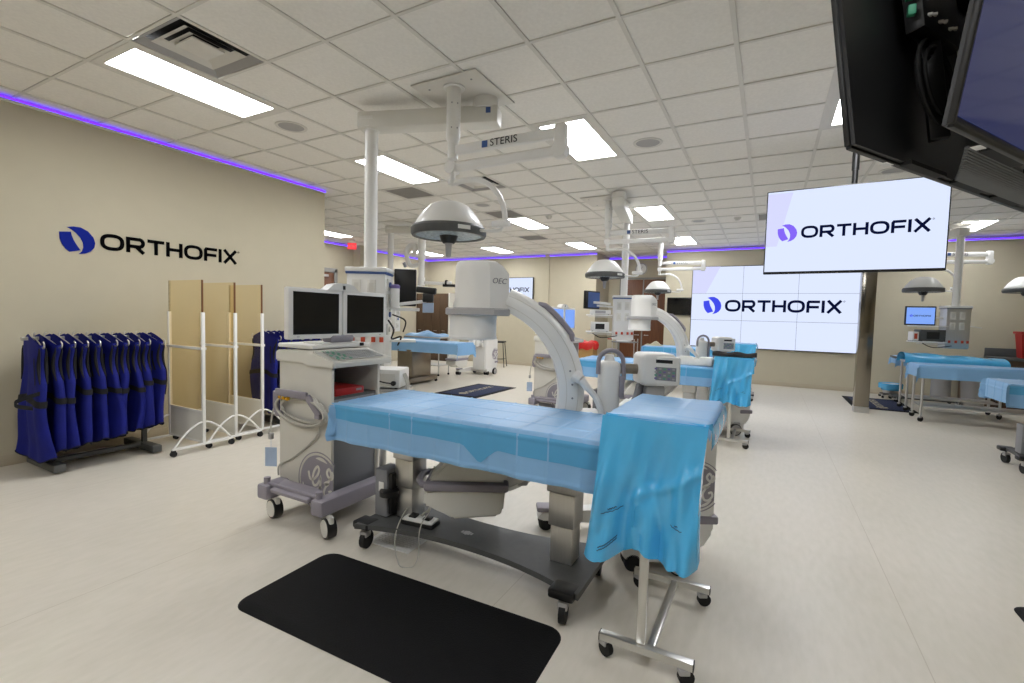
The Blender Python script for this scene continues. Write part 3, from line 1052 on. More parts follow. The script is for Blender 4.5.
# foot pedal on the base of the first table
t = thing('foot_pedal', 'white twin foot pedal with a looped cord on the dark table base', 'foot pedal', (3.94, .59, .175), .12)
b = MB(); b.box((0, 0, .012), (.22, .10, .024), bev=.004); b.build('pedal_base', M['black'], t)
b = MB(); b.box((0, .0, .031), (.21, .09, .014), bev=.005); b.build('top_plate', M['white'], t)
for s in (-1, 1):
    b = MB(); b.box((s * .05, .005, .043), (.05, .05, .012), rx=.12, bev=.004); b.build('treadle', M['black'], t)
b = MB()
b.tube(smooth2([(-.05, .05, .03), (-.12, .1, .07), (-.10, -.05, .05), (-.09, -.13, -.03), (-.085, -.14, -.11), (-.06, -.15, -.165), (.0, -.20, -.172), (.06, -.17, -.172), (.07, -.13, -.12), (.065, -.12, -.02), (.06, -.08, .05), (.05, .03, .09), (.03, .09, .2), (.02, .12, .33)], 5), .0035, 6)
b.build('cord', M['cable'], t)

# floor vent grille
t = thing('floor_grille', 'flat white slotted grille plate on the floor by the nearest table castor', 'grille', (3.72, .72, 0), .05)
b = MB()
for s in (-1, 1):
    b.box((s * .15, 0, .003), (.03, .40, .006)); b.box((0, s * .185, .003), (.27, .03, .006))
b.build('rim', M['white'], t, smooth=False)
b = MB()
for k in range(17):
    b.box((0, -.165 + k * .0206, .0025), (.27, .013, .004))
for k in range(3):
    b.box((-.07 + .07 * k, 0, .0025), (.008, .34, .0045))
tag(b.build('bars', M['white'], t, smooth=False), kind='stuff')
b = MB(); b.box((0, 0, .0006), (.27, .34, .0012)); b.build('well', M['grey'], t, smooth=False)

# ================================================================== MAYO STANDS
def mayo():
    t = thing('instrument_stand', 'rolling steel instrument stand under the blue film drape nearest the camera', 'stand', (5.37, .6, 0), 0, 'instrument stands')
    for y in (-.30, .31):
        b = MB(); b.box((0, y, .085), (.385, .036, .032), bev=.002); bb = b.build('base_bar', M['chrome'], t)
        for s in (-1, 1):
            b = MB(); b.box((s * .193, y, .085), (.004, .036, .032)); b.build('end_cap', M['black'], bb)
            caster(t, s * .165, y, .032, .026, rz=.5 * s)
    b = MB(); b.box((.02, 0, .085), (.032, .58, .028), bev=.003); b.build('spine', M['chrome'], t)
    b = MB(); b.box((-.02, -.285, .50), (.036, .026, .84), bev=.003); b.build('post', M['chrome'], t)
    b = MB(); b.box((-.02, -.28, .92), (.026, .02, .24), bev=.002); b.build('inner_post', M['chrome'], t)
    b = MB()
    b.tube([(-.17, -.22, 1.03), (-.17, .36, 1.03), (.17, .36, 1.03), (.17, -.22, 1.03)], .008, 8, closed=True)
    b.bar((-.17, -.24, 1.03), (.17, -.24, 1.03), .03, .016, .003); b.build('tray_frame', M['chrome'], t)
    b = MB(); b.box((0, .07, 1.043), (.40, .60, .01), bev=.003); b.build('tray', M['steel'], t)
    return t

def mayo_cover(seed=3, hem=.588):
    t = thing('stand_cover', 'shiny blue film cover with small dark print draped over the nearest instrument stand', 'drape', (5.37, .6, 1.055), 0, 'instrument stand covers')
    rnd = random.Random(seed)
    ph = [rnd.uniform(0, 6.3) for _ in range(6)]
    W0 = .215
    def top(a, c):
        x = -W0 + 2 * W0 * a
        y = -.322 + .702 * c
        z = .006 + fold(x + .1, y) + .004 * sin(9 * x + ph[0]) * sin(5 * y + ph[1])
        e = max(0, abs(x) - (W0 - .02)) / .02
        z -= .03 * e * e
        if c < .07: z -= .03 * ((.07 - c) / .07) ** 2
        if c > .93: z -= .05 * ((c - .93) / .07) ** 2
        return Vector((x, y, z))
    b = MB(); b.sheet(40, 44, top); top_o = b.build('top_panel', M['drape'], t, fix=False, ang=60)
    def hang(a, c):
        """closed flat bag hanging from the front edge"""
        ring = a * 2 * PI
        s = -cos(ring)                                # -1..1 across
        back = sin(ring) < 0
        d = c
        wd = W0 * (.97 + .08 * d - .05 * sin(PI * d))
        x = s * wd - .028 * d
        L = hem * (1 - .075 * s * d) if s > 0 else hem * (1 - .03 * s * d)
        L -= .055 * math.exp(-((s + .05) / .28) ** 2)
        z = .012 - L * d - .012 * (1 - d)
        th = .028 * (1 - .5 * d) + .018 * d * (.5 + .5 * sin(5 * s + ph[2]))
        amp = .030 * min(1, d * 2.2)
        w_ = amp * (sin(3.6 * s + ph[3] + 1.2 * d) + .55 * sin(8.5 * s - 2.6 * d + ph[4]) + .28 * sin(17 * s + 6 * d) + .2 * sin(11 * d + 5 * s))
        w_ += .034 * d * (abs(sin(4.2 * s + ph[5] + .8 * d)) - .6) + .02 * d * d * (abs(sin(9.5 * s - 1.5 * d + ph[0])) - .6)
        w_ += .022 * d * math.exp(-((s - .3 - .5 * (d - .5)) / .09) ** 2) + .018 * d * math.exp(-((s + .35 - .3 * d) / .05) ** 2) + .016 * math.exp(-((d - .55 + .25 * s) / .035) ** 2) * (1 if s > -.2 else .3)
        y = -.305 - .055 * d + (th if back else -th * .4) - (w_ if not back else w_ * .8)
        y = min(y - .012, -.314) if not back else -.304
        return Vector((x, y, z))
    b = MB(); b.sheet(97, 60, hang); bmesh.ops.remove_doubles(b.bm, verts=b.bm.verts, dist=1e-5)
    hg = b.build('hanging_bag', M['poly'], t, fix=False, ang=80)
    def skirt(a, c):
        # front lip and the sides over the tray
        path = [(-W0, .36), (-W0, -.26), (-W0 + .02, -.29), (W0 - .02, -.29), (W0, -.26), (W0, .36)]
        L = [0]
        for p, q in zip(path, path[1:]): L.append(L[-1] + math.dist(p, q))
        u = a * L[-1]
        k = max(i for i in range(len(path) - 1) if L[i] <= u + 1e-9)
        f = (u - L[k]) / (L[k + 1] - L[k])
        x = path[k][0] + (path[k + 1][0] - path[k][0]) * f
        y = path[k][1] + (path[k + 1][1] - path[k][1]) * f
        front = 1 if y < -.24 else 0
        dep = .035 if front else .055 + .05 * max(0, x) * 4
        s = -1 if x < 0 else 1
        bulge = .012 * sin(PI * c) + .006 * sin(31 * u + ph[5]) * c
        if front: return Vector((x * 1.0, y - .012 * c - bulge * .8, .004 - dep * c))
        return Vector((x + s * bulge, y, -.012 - dep * c))
    b = MB(); b.sheet(90, 8, skirt); b.build('film_edge', M['poly'], t, fix=False, ang=80)
    # printed marks follow the bag surface
    def stroke(s0, s1, d0, d1, n, jag, wd=.0045, k=1):
        for r_ in range(k):
            pts = []
            b2 = []
            for i in range(n + 1):
                f = i / n
                s = s0 + (s1 - s0) * f
                d = d0 + (d1 - d0) * f + jag * (1 if i % 2 else -1) * .5 + r_ * .02
                a = math.acos(-s) / (2 * PI)
                b2.append(hang(a, d) + Vector((0, -.0025, 0)))
            for p, q in zip(b2, b2[1:]):
                pb.bar(p, q, .001, wd, up=(0, 0, 1))
    pb = MB()
    stroke(-.76, -.40, .675, .635, 9, .005, .0025); stroke(-.66, -.5, .645, .625, 7, .009, .003)
    stroke(-.72, -.44, .905, .845, 16, .006, .003, 2)
    stroke(.52, .74, .70, .715, 6, .005, .0025); stroke(.6, .66, .69, .685, 3, .008, .003)
    pb.build('printed_marks', M['print'], hg, smooth=False)
    return t

ms1 = mayo(); mc1 = mayo_cover()
for k, (x, y, la, lb) in enumerate((
        (5.43, 4.70, 'rolling steel instrument stand behind the nearest one, black tray bag on its cover', 'blue film cover topped by a black padded edge on the middle instrument stand'),
        (5.38, 8.45, 'rolling instrument stand farthest back, before the video wall', 'blue film cover of the farthest instrument stand, just below the video wall'))):
    dup(ms1, (x, y, 0), 0, la)
    dup(mc1, (x, y, 1.055), 0, lb)
t = thing('tray_pad', 'black padded strip lying along the edge of the middle instrument stand', 'pad', (5.43, 4.42, 1.066))
b = MB()
b.sheet(30, 12, lambda a, c: Vector((-.235 + .47 * a, .05 * cos(PI * c) * (1 + .1 * sin(9 * a)) , .045 * sin(PI * c) + .008 * sin(14 * a) * sin(PI * c))))
b.box((0, 0, .004), (.46, .09, .008)); b.build('padding', M['rubber'], t)

# ================================================================== IMAGING WORKSTATIONS
def wheel(parent, x, y, r, wd, rz=0, rim=None, tyre=None, z=None):
    """twin castor with a pale hub cap"""
    z = r if z is None else z
    c_, s_ = cos(rz), sin(rz)
    ax = Vector((-s_, c_, 0))
    p = Vector((x, y, z))
    b = MB(); b.cyl(p - ax * wd / 2, p + ax * wd / 2, r, seg=24)
    wv = b.build('wheel', tyre or M['black'], parent)
    b = MB()
    for s in (-1, 1):
        b.cyl(p + ax * s * wd * .46, p + ax * s * (wd * .5 + .004), r * .88, r * .84, seg=24)
    b.build('hub_cap', rim or M['grey'], wv)
    b = MB(); b.box((x + c_ * r * .25, y + s_ * r * .25, z + r * .75), (r * 1.1, wd * .55, r * 1.0), rz=rz, bev=.008)
    b.build('fork', rim or M['grey'], wv)
    return wv

def workstation(label, scr, grp='imaging workstations'):
    t = thing('imaging_workstation', label, 'workstation', (2.95, .8, 0), 0, grp)
    # local frame: side panel with the badge faces -y, keyboard side faces +x
    x0, x1, y0, y1 = -.29, .25, -.25, .20
    b = MB()
    b.box(((x0 + x1) / 2, y0 + .012, .64), (x1 - x0, .024, .96), bev=.006)
    b.box(((x0 + x1) / 2, y1 - .012, .64), (x1 - x0, .024, .96), bev=.006)
    b.box((x0 + .012, (y0 + y1) / 2, .64), (.024, y1 - y0 - .05, .95))
    b.box(((x0 + x1) / 2, (y0 + y1) / 2, .17), (x1 - x0 - .01, y1 - y0 - .05, .02))
    b.build('body', M['cart'], t)
    b = MB(); b.box((x1 - .035, (y0 + y1) / 2, .52), (.03, y1 - y0 - .05, .68), bev=.004); b.build('front_panel', M['panel'], t)
    b = MB(); b.box((-.02, (y0 + y1) / 2, .87), (.50, y1 - y0 - .05, .02)); b.box((-.2, (y0 + y1) / 2, .98), (.02, y1 - y0 - .05, .2)); b.build('shelf', M['base_dk'], t)
    b = MB(); b.box((.07, -.07, .905), (.32, .26, .05), bev=.006); rb = b.build('recorder', M['redp'], t)
    b = MB(); b.box((.2305, .01, .91), (.002, .05, .015)); b.build('recorder_button', M['panel'], rb)
    # top housing, step, keyboard deck
    b = MB()
    prof = [(x0 - .015, 1.10), (x0 - .015, 1.165), (x0 + .0, 1.18), (.10, 1.195), (.12, 1.17), (.10, 1.10)]
    b.prism([(p[0], p[1]) for p in prof], (0, y1 + .05, 0), (1, 0, 0), (0, 0, 1), (y1 - y0 + .075))
    bmesh.ops.bevel(b.bm, geom=list(b.bm.edges), offset=.01, segments=2, affect='EDGES')
    b.build('top_housing', M['offw'], t)
    b = MB(); b.box((-.10, 0, 1.215), (.37, .54, .03), bev=.010); b.box((-.04, 0, 1.236), (.20, .34, .014), bev=.004)
    b.build('top_tray', M['white'], t)
    b = MB()
    b.prism([(.0, 1.085), (.295, 1.085), (.305, 1.125), (.06, 1.187), (.0, 1.16)], (0, y1 + .075, 0), (1, 0, 0), (0, 0, 1), (y1 - y0 + .105))
    bmesh.ops.bevel(b.bm, geom=list(b.bm.edges), offset=.008, segments=2, affect='EDGES')
    kb = b.build('keyboard_deck', M['offw'], t)
    ux = Vector((.245, 0, -.06)).normalized(); uy = Vector((0, 1, 0)); nz = uy.cross(-ux).normalized()
    if nz.z < 0: nz = -nz
    P0 = Vector((.07, -.25, 1.1865))
    b = MB()
    q = [P0 + ux * .012 + uy * .03, P0 + ux * .215 + uy * .03, P0 + ux * .215 + uy * .47, P0 + ux * .012 + uy * .47]
    fv = [b.bm.verts.new(p + nz * .002) for p in q]; b.bm.faces.new(fv)
    b.build('key_field', M['cart'], kb, smooth=False)
    for mname, sel in (('key', 0), ('keygrn', 1)):
        b = MB()
        for r_ in range(6):
            for c_ in range(20):
                g = 1 if (c_ < 6 and (r_ * 7 + c_ * 3) % 5 < 2) else 0
                if g != sel: continue
                p = P0 + ux * (.028 + .033 * r_) + uy * (.045 + .0215 * c_) + nz * .005
                b.box(p, (.024, .016, .006), ry=.24)
        tag(b.build('keys', M[mname], kb, smooth=False), kind='stuff')
    b = MB(); b.box((.09, .17, 1.222), (.012, .035, .024), bev=.003); b.build('socket', M['black'], t)
    # monitors
    stand = MB(); stand.box((.03, 0, 1.27), (.10, .22, .06), bev=.02); stand.cyl((.02, 0, 1.24), (.02, 0, 1.45), .035); stand.box((.0, 0, 1.45), (.03, .5, .08), bev=.005)
    stand.build('monitor_stand', M['lav'], t)
    for s in (-1, 1):
        yc = s * .226
        b = MB(); b.box((.05, yc, 1.445), (.05, .445, .345), bev=.012); mo = b.build('monitor', M['white'], t)
        b = MB(); b.box((.0755, yc, 1.447), (.003, .375, .285)); b.build('screen', scr, mo, smooth=False)
        b = MB(); b.box((.0765, yc + s * .15, 1.289), (.002, .02, .004)); b.build('power_light', M['panel'], mo)
    b = MB(); b.prism([(-.15, 0), (.15, 0), (.09, .045), (.04, .055), (-.04, .055), (-.09, .045)], (.085, 0, 1.612), (0, 1, 0), (0, 0, 1), -.08)
    hb = b.build('hinge_cover', M['white'], t)
    b = MB(); b.box((.0865, .0, 1.637), (.004, .02, .028)); b.build('latch', M['black'], hb)
    # base with bumper arms and wheels
    b = MB()
    for s in (-1, 1):
        b.box((.04 + s * .275, .0, .195), (.11, .86, .105), bev=.018)
    b.box((0, .30, .20), (.5, .1, .08), bev=.015)
    b.build('base_frame', M['lav'], t)
    b = MB(); b.box((.03, -.355, .235), (.38, .13, .03), rx=.30, bev=.008); b.bar((-.24, -.385, .25), (.30, -.385, .25), .022, .02, .005)
    for s in (-1, 1):
        b.cyl((.03 + s * .265, -.385, .24), (.03 + s * .265, -.385, .29), .022)
    b.build('pedal_bar', M['lav'], t)
    b = MB(); b.box((0, 0, .135), (.42, .46, .07), bev=.01); b.build('underbox', M['panel'], t)
    for x, y in ((-.20, -.35), (.37, -.37), (-.20, .36), (.35, .36)):
        wheel(t, x, y, .066, .06, rz=-.35 if x > 0 else -.2, rim=M['offw'])
    # badge, cable cleat, plug, tag
    monogram(t, (.13, y0 - .0005, .285), (1, 0, 0), (0, 0, 1), .205, M['lav'], M['cart'], clip=.68)
    b = MB()
    pts = [(-.30, y0 - .02, .72), (-.245, y0 - .06, .885), (.08, y0 - .06, .885), (.165, y0 - .03, .76)]
    for p, q in zip(pts, pts[1:]):
        b.bar(p, q, .05, .022, .006, up=(0, 1, 0))
    b.box((-.27, y0 - .015, .72), (.05, .05, .04), bev=.006); b.box((.15, y0 - .015, .75), (.05, .05, .04), bev=.006)
    cl = b.build('cable_cleat', M['lav'], t)
    b = MB()
    for k in range(5):
        rx_, rz_ = .27 - .012 * k, .115 - .01 * k
        b.tube([(-.03 + rx_ * cos(a) + .01 * k, y0 - .03 - .012 * (k % 3), .775 + rz_ * sin(a) - .05 * cos(a) * .3) for a in [2 * PI * i / 30 for i in range(30)]], .0085, 6, closed=True)
    b.tube(smooth2([(.16, y0 - .03, .70), (.12, y0 - .015, .60), (-.10, y0 - .012, .43), (-.27, y0 - .012, .34), (-.285, y0 - .012, .26)], 5), .007, 6)
    b.tube(smooth2([(-.26, y0 - .03, .84), (-.32, y0 - .035, .72), (-.34, y0 - .035, .60), (-.34, y0 - .03, .565)], 4), .006, 6)
    b.build('cable', M['cable'], cl)
    b = MB(); b.box((-.345, y0 - .03, .545), (.03, .03, .05), bev=.006); pl = b.build('plug', M['grey'], cl)
    b = MB(); b.box((-.345, y0 - .03, .39), (.085, .002, .14), rz=.5); b.bar((-.345, y0 - .03, .52), (-.345, y0 - .03, .45), .002, .002); b.build('hanging_tag', M['tag'], pl)
    b = MB()
    for k in range(3):
        b.cyl((-.215 + .04 * k, y0 - .055, .85 - .004 * k), (-.195 + .04 * k, y0 - .055, .848), .013)
    b.build('tape', M['yellow'], cl)
    return t

w1 = workstation('imaging workstation with two dark monitors, round badge and coiled grey cable on its side', M['screen'])
w2 = workstation('imaging workstation with two lit blue monitors behind the white arc', M['bluescr'])
w2.location = (2.93, 5.12, 0)
w2.rotation_euler = (0, 0, -.02)

# ================================================================== C-ARMS
def c_arm(label):
    t = thing('c_arm', label, 'C-arm scanner', (4.174, .753, 0), rad(29.4), 'C-arm scanners')
    ZC, RO, RI = 1.0, .668, .53
    # the arc
    n = 60
    a0, a1 = rad(70), rad(-70)
    sec = [(RI, -.055), (RI + .03, -.062), (RO - .05, -.062), (RO - .03, -.05), (RO - .012, -.03), (RO, 0), (RO - .012, .03), (RO - .03, .05), (RO - .05, .062), (RI + .03, .062), (RI, .055)]
    b = MB()
    rings = []
    for k in range(n + 1):
        a = a0 + (a1 - a0) * k / n
        rings.append([b.bm.verts.new((r * cos(a) * (1.02 + .03 * (r - RI) / (RO - RI)), y, ZC + r * sin(a))) for r, y in sec])
    for p, q in zip(rings, rings[1:]):
        for k in range(len(sec)):
            k2 = (k + 1) % len(sec)
            b.bm.faces.new((p[k], p[k2], q[k2], q[k]))
    b.bm.faces.new(rings[0]); b.bm.faces.new(rings[-1][::-1])
    arc = b.build('arc', M['white'], t)
    b = MB()
    for s in (-1, 1):
        b.tube([((RI + .035) * cos(a) * 1.036, s * .0622, ZC + (RI + .035) * sin(a)) for a in [a0 + (a1 - a0) * k / 40 for k in range(41)]], .0022, 6)
        b.tube([((RO - .048) * cos(a) * 1.054, s * .0622, ZC + (RO - .048) * sin(a)) for a in [a0 + (a1 - a0) * k / 40 for k in range(41)]], .0022, 6)
    b.build('arc_groove', M['cart'], arc)
    b = MB()
    hp = [((RO + .008) * cos(a) * 1.07, 0, ZC + (RO + .008) * sin(a)) for a in [rad(52 - 20 * k / 14) for k in range(15)]]
    hp = [(RO * cos(rad(55)) * 1.05, 0, ZC + RO * sin(rad(55)) * .985)] + hp + [(RO * cos(rad(29)) * 1.05, 0, ZC + RO * sin(rad(29)) * .985)]
    b.tube(hp, .0175, 10); b.build('arc_handle', M['lav'], arc)
    b = MB()
    for d in (14, 6, -2, -10):
        a = rad(d)
        b.cyl(((RO - .075) * cos(a) * 1.045, -.066, ZC + (RO - .075) * sin(a)), ((RO - .075) * cos(a) * 1.045, -.06, ZC + (RO - .075) * sin(a)), .006)
    b.build('scale_mark', M['panel'], arc)
    # image intensifier head
    b = MB()
    def dshape(z, r, xr, ch, cx_=.035):
        pts = [(r * cos(a), r * sin(a)) for a in [rad(80 + 200 * k / 24) for k in range(25)]]
        pts += [(xr - ch, -r * .98), (xr, -r * .98 + ch * .8), (xr, r * .98 - ch * .8), (xr - ch, r * .98)]
        return [b.bm.verts.new((p[0] + cx_, p[1], z)) for p in pts]
    prof = [(1.50, .145, .19, .11), (1.53, .138, .19, .11), (1.71, .136, .187, .11), (1.755, .134, .15, .08), (1.776, .126, .115, .05), (1.782, .115, .10, .04)]
    rg = [dshape(*p) for p in prof]
    for p, q in zip(rg, rg[1:]):
        for k in range(len(p)):
            b.bm.faces.new((p[k], p[(k + 1) % len(p)], q[(k + 1) % len(p)], q[k]))
    b.bm.faces.new(rg[-1]); b.bm.faces.new(rg[0][::-1])
    hd = b.build('image_head', M['white'], t, ang=28)
    b = MB()
    rg = [dshape(*p) for p in ((1.462, .164, .21, .09, .015), (1.468, .172, .216, .09, .015), (1.498, .172, .216, .09, .015), (1.506, .164, .21, .09, .015))]
    for p, q in zip(rg, rg[1:]):
        for k in range(len(p)):
            b.bm.faces.new((p[k], p[(k + 1) % len(p)], q[(k + 1) % len(p)], q[k]))
    b.bm.faces.new(rg[-1]); b.bm.faces.new(rg[0][::-1])
    b.build('bumper_ring', M['grey'], hd)
    b = MB(); b.lathe([(.0, 1.318), (.13, 1.318), (.144, 1.322), (.146, 1.335), (.142, 1.342), (.142, 1.44), (.145, 1.45), (.145, 1.468), (0, 1.468)], (.01, 0, 0), 40); b.build('intake_collar', M['white'], hd)
    b = MB()
    uu = Vector((.11, .088, 0)).normalized()
    o = Vector((.1685, -.089, 1.665)) + Vector((uu.y, -uu.x, 0)) * .0015
    b.text('OEC', .046, o - uu * .008, uu, (0, 0, 1), .002, .25, 1.15); b.build('lettering', M['panel'], hd, smooth=False)
    # x-ray tube housing
    b = MB()
    b.prism([(-.13, .43), (-.25, .42), (-.25, .33), (-.17, .325), (-.08, .255), (.19, .275), (.22, .31), (.23, .43)], (0, .14, 0), (1, 0, 0), (0, 0, 1), .28)
    bmesh.ops.bevel(b.bm, geom=list(b.bm.edges), offset=.014, segments=2, affect='EDGES')
    tb = b.build('tube_housing', M['offw'], t)
    b = MB()
    b.prism([(-.235, .47), (.235, .47), (.22, .63), (.0, .66), (-.06, .66)], (0, .12, 0), (1, 0, 0), (0, 0, 1), .24)
    bmesh.ops.bevel(b.bm, geom=list(b.bm.edges), offset=.016, segments=2, affect='EDGES')
    b.build('tube_cover', M['offw'], tb)
    b = MB(); b.box((.0, 0, .447), (.50, .31, .05), bev=.016)
    b.tube([(-.20, -.12, .45), (-.26, -.12, .455), (-.29, -.06, .46), (-.29, .06, .46), (-.26, .12, .455), (-.20, .12, .45)], .02, 10)
    b.build('bumper', M['lav'], tb)
    b = MB(); b.box((.29, 0, .50), (.16, .11, .14), bev=.015); b.build('tube_neck', M['grey'], t)
    b = MB(); b.box((.215, 0, 1.545), (.06, .10, .12), bev=.015); b.build('head_neck', M['white'], t)
    # arc carriage, column, crossarm, control box
    b = MB(); b.box((.73, 0, .80), (.16, .17, .2), bev=.03); b.build('arc_carriage', M['white'], t)
    b = MB(); b.cyl((.625, -.09, 1.125), (.66, -.11, 1.10), .036, .030, seg=18); b.cyl((.66, -.11, 1.10), (.70, -.125, 1.05), .026, .022, seg=18)
    b.tube(smooth2([(.69, -.125, 1.06), (.745, -.13, 1.0), (.785, -.135, .90), (.80, -.14, .78), (.86, -.10, .70)], 5), .019, 10)
    b.build('cable_hose', M['white'], t)
    b = MB(); b.box((.845, -.02, .96), (.12, .15, .50), bev=.035, seg=3); b.cyl((.845, -.02, 1.2), (.845, -.02, 1.245), .035, .025); cm = b.build('rotation_housing', M['white'], t)
    b = MB()
    b.tube([(.77, -.06, 1.13), (.77, -.06, 1.2)] + [(.845 - .075 * cos(a), -.06, 1.2 + .075 * sin(a)) for a in [PI * k / 10 for k in range(1, 10)]] + [(.92, -.06, 1.2), (.925, -.065, 1.12), (.915, -.08, 1.09)], .0135, 8)
    b.build('handle', M['lav'], cm)
    b = MB(); b.box((.905, -.10, 1.06), (.03, .02, .13), bev=.006); b.build('brake_lever', M['lav'], cm)
    b = MB(); b.cyl((.86, 0, 1.16), (1.06, 0, 1.16), .032, seg=24); b.build('crossarm', M['dksteel'], t)
    b = MB(); b.box((1.125, 0, 1.165), (.21, .22, .195), bev=.03, seg=3); cb = b.build('control_box', M['white'], t)
    # control face: turned toward the table end
    fr = rad(-28)
    fu, fw = Vector((cos(fr), sin(fr), 0)), Vector((-sin(fr), cos(fr), 0))
    fc = Vector((1.15, -.10, 1.165))
    b = MB(); b.box(fc, (.185, .06, .165), rz=fr, bev=.012); fp = b.build('control_face', M['white'], cb)
    ff = fc - fw * .0305
    b = MB(); b.box(ff + Vector((0, 0, .055)), (.11, .003, .02), rz=fr); b.build('readout', M['darkgap'], fp)
    b = MB(); b.box(ff + Vector((0, 0, -.018)), (.155, .003, .078), rz=fr); kp = b.build('keypad', M['panel'], fp)
    for mn, sel in (('keygrn', 0), ('keypur', 1), ('grey', 2)):
        b = MB()
        for r_ in range(4):
            for c_ in range(6):
                if (r_ * 2 + c_) % 3 != sel: continue
                b.box(ff + fu * (-.063 + .0252 * c_) + Vector((0, 0, -.046 + .019 * r_)) - fw * .003, (.014, .003, .009), rz=fr)
        tag(b.build('keys', M[mn], kp, smooth=False), kind='stuff')
    # cable loom boot
    b = MB()
    for k in range(6):
        b.tube(smooth2([(1.02 + .02 * k, -.04 + .02 * k, 1.07), (.99 + .015 * k, -.08 + .02 * k, 1.0), (.93 + .012 * k, -.12 + .02 * k, .90), (.90 + .02 * k, -.10, .78)], 4), .013, 6)
    b.build('cable_loom', M['panel'], t)
    # body
    b = MB()
    b.prism([(.88, .12), (1.40, .12), (1.46, .22), (1.46, .86), (1.43, .90), (1.02, .96), (.90, .86)], (0, .19, 0), (1, 0, 0), (0, 0, 1), .38)
    bmesh.ops.bevel(b.bm, geom=list(b.bm.edges), offset=.02, segments=2, affect='EDGES')
    bd = b.build('body', M['white'], t)
    b = MB(); b.box((1.12, 0, 1.0), (.12, .14, .14), bev=.02); b.build('lift_column', M['grey'], t)
    b = MB(); b.box((1.40, 0, .30), (.16, .40, .05), bev=.012); b.build('body_bumper', M['lav'], t)
    monogram(bd, (1.34, -.1905, .50), (1, 0, 0), (0, 0, 1), .15, M['lav'], M['white'], clip=.72)
    monogram(bd, (1.4605, .0, .50), (0, 1, 0), (0, 0, 1), .15, M['lav'], M['white'])
    # base legs and wheels
    b = MB()
    b.prism([(.46, .09), (.50, .075), (.95, .06), (1.36, .06), (1.36, .16), (.95, .16), (.50, .135)], (0, .38, 0), (1, 0, 0), (0, 0, 1), .10)
    b.prism([(.92, .09), (.95, .06), (1.36, .06), (1.36, .16), (.95, .16), (.92, .135)], (0, -.12, 0), (1, 0, 0), (0, 0, 1), .10)
    b.box((1.16, .08, .11), (.36, .5, .10), bev=.01)
    b.build('base_legs', M['white'], t)
    b = MB()
    b.box((.53, .33, .148), (.15, .11, .035), bev=.012)
    b.build('toe_cap', M['lav'], t)
    for s in (-1, 1):
        for o_ in (-.035, .035):
            wheel(t, .52 if s > 0 else .98, (.345 if s > 0 else -.17) + o_, .05, .03, rz=0, tyre=M['rubber'], rim=M['rubber'])
        wheel(t, 1.24, .36 if s > 0 else -.24, .075, .05, rz=0, tyre=M['rubber'])
    return t

ca1 = c_arm('white C-arm scanner nearest the camera, its head hanging over the blue draped table')
for n_, o in (('one', ca1),):
    pass
dup(ca1, (4.25, 4.66, 0), rad(29.4), 'white C-arm scanner over the middle draped table, a foam block beside its control box')
dup(ca1, (-.52, 7.35, 0), rad(88), 'white C-arm scanner at the end of the table on the steel pedestal')

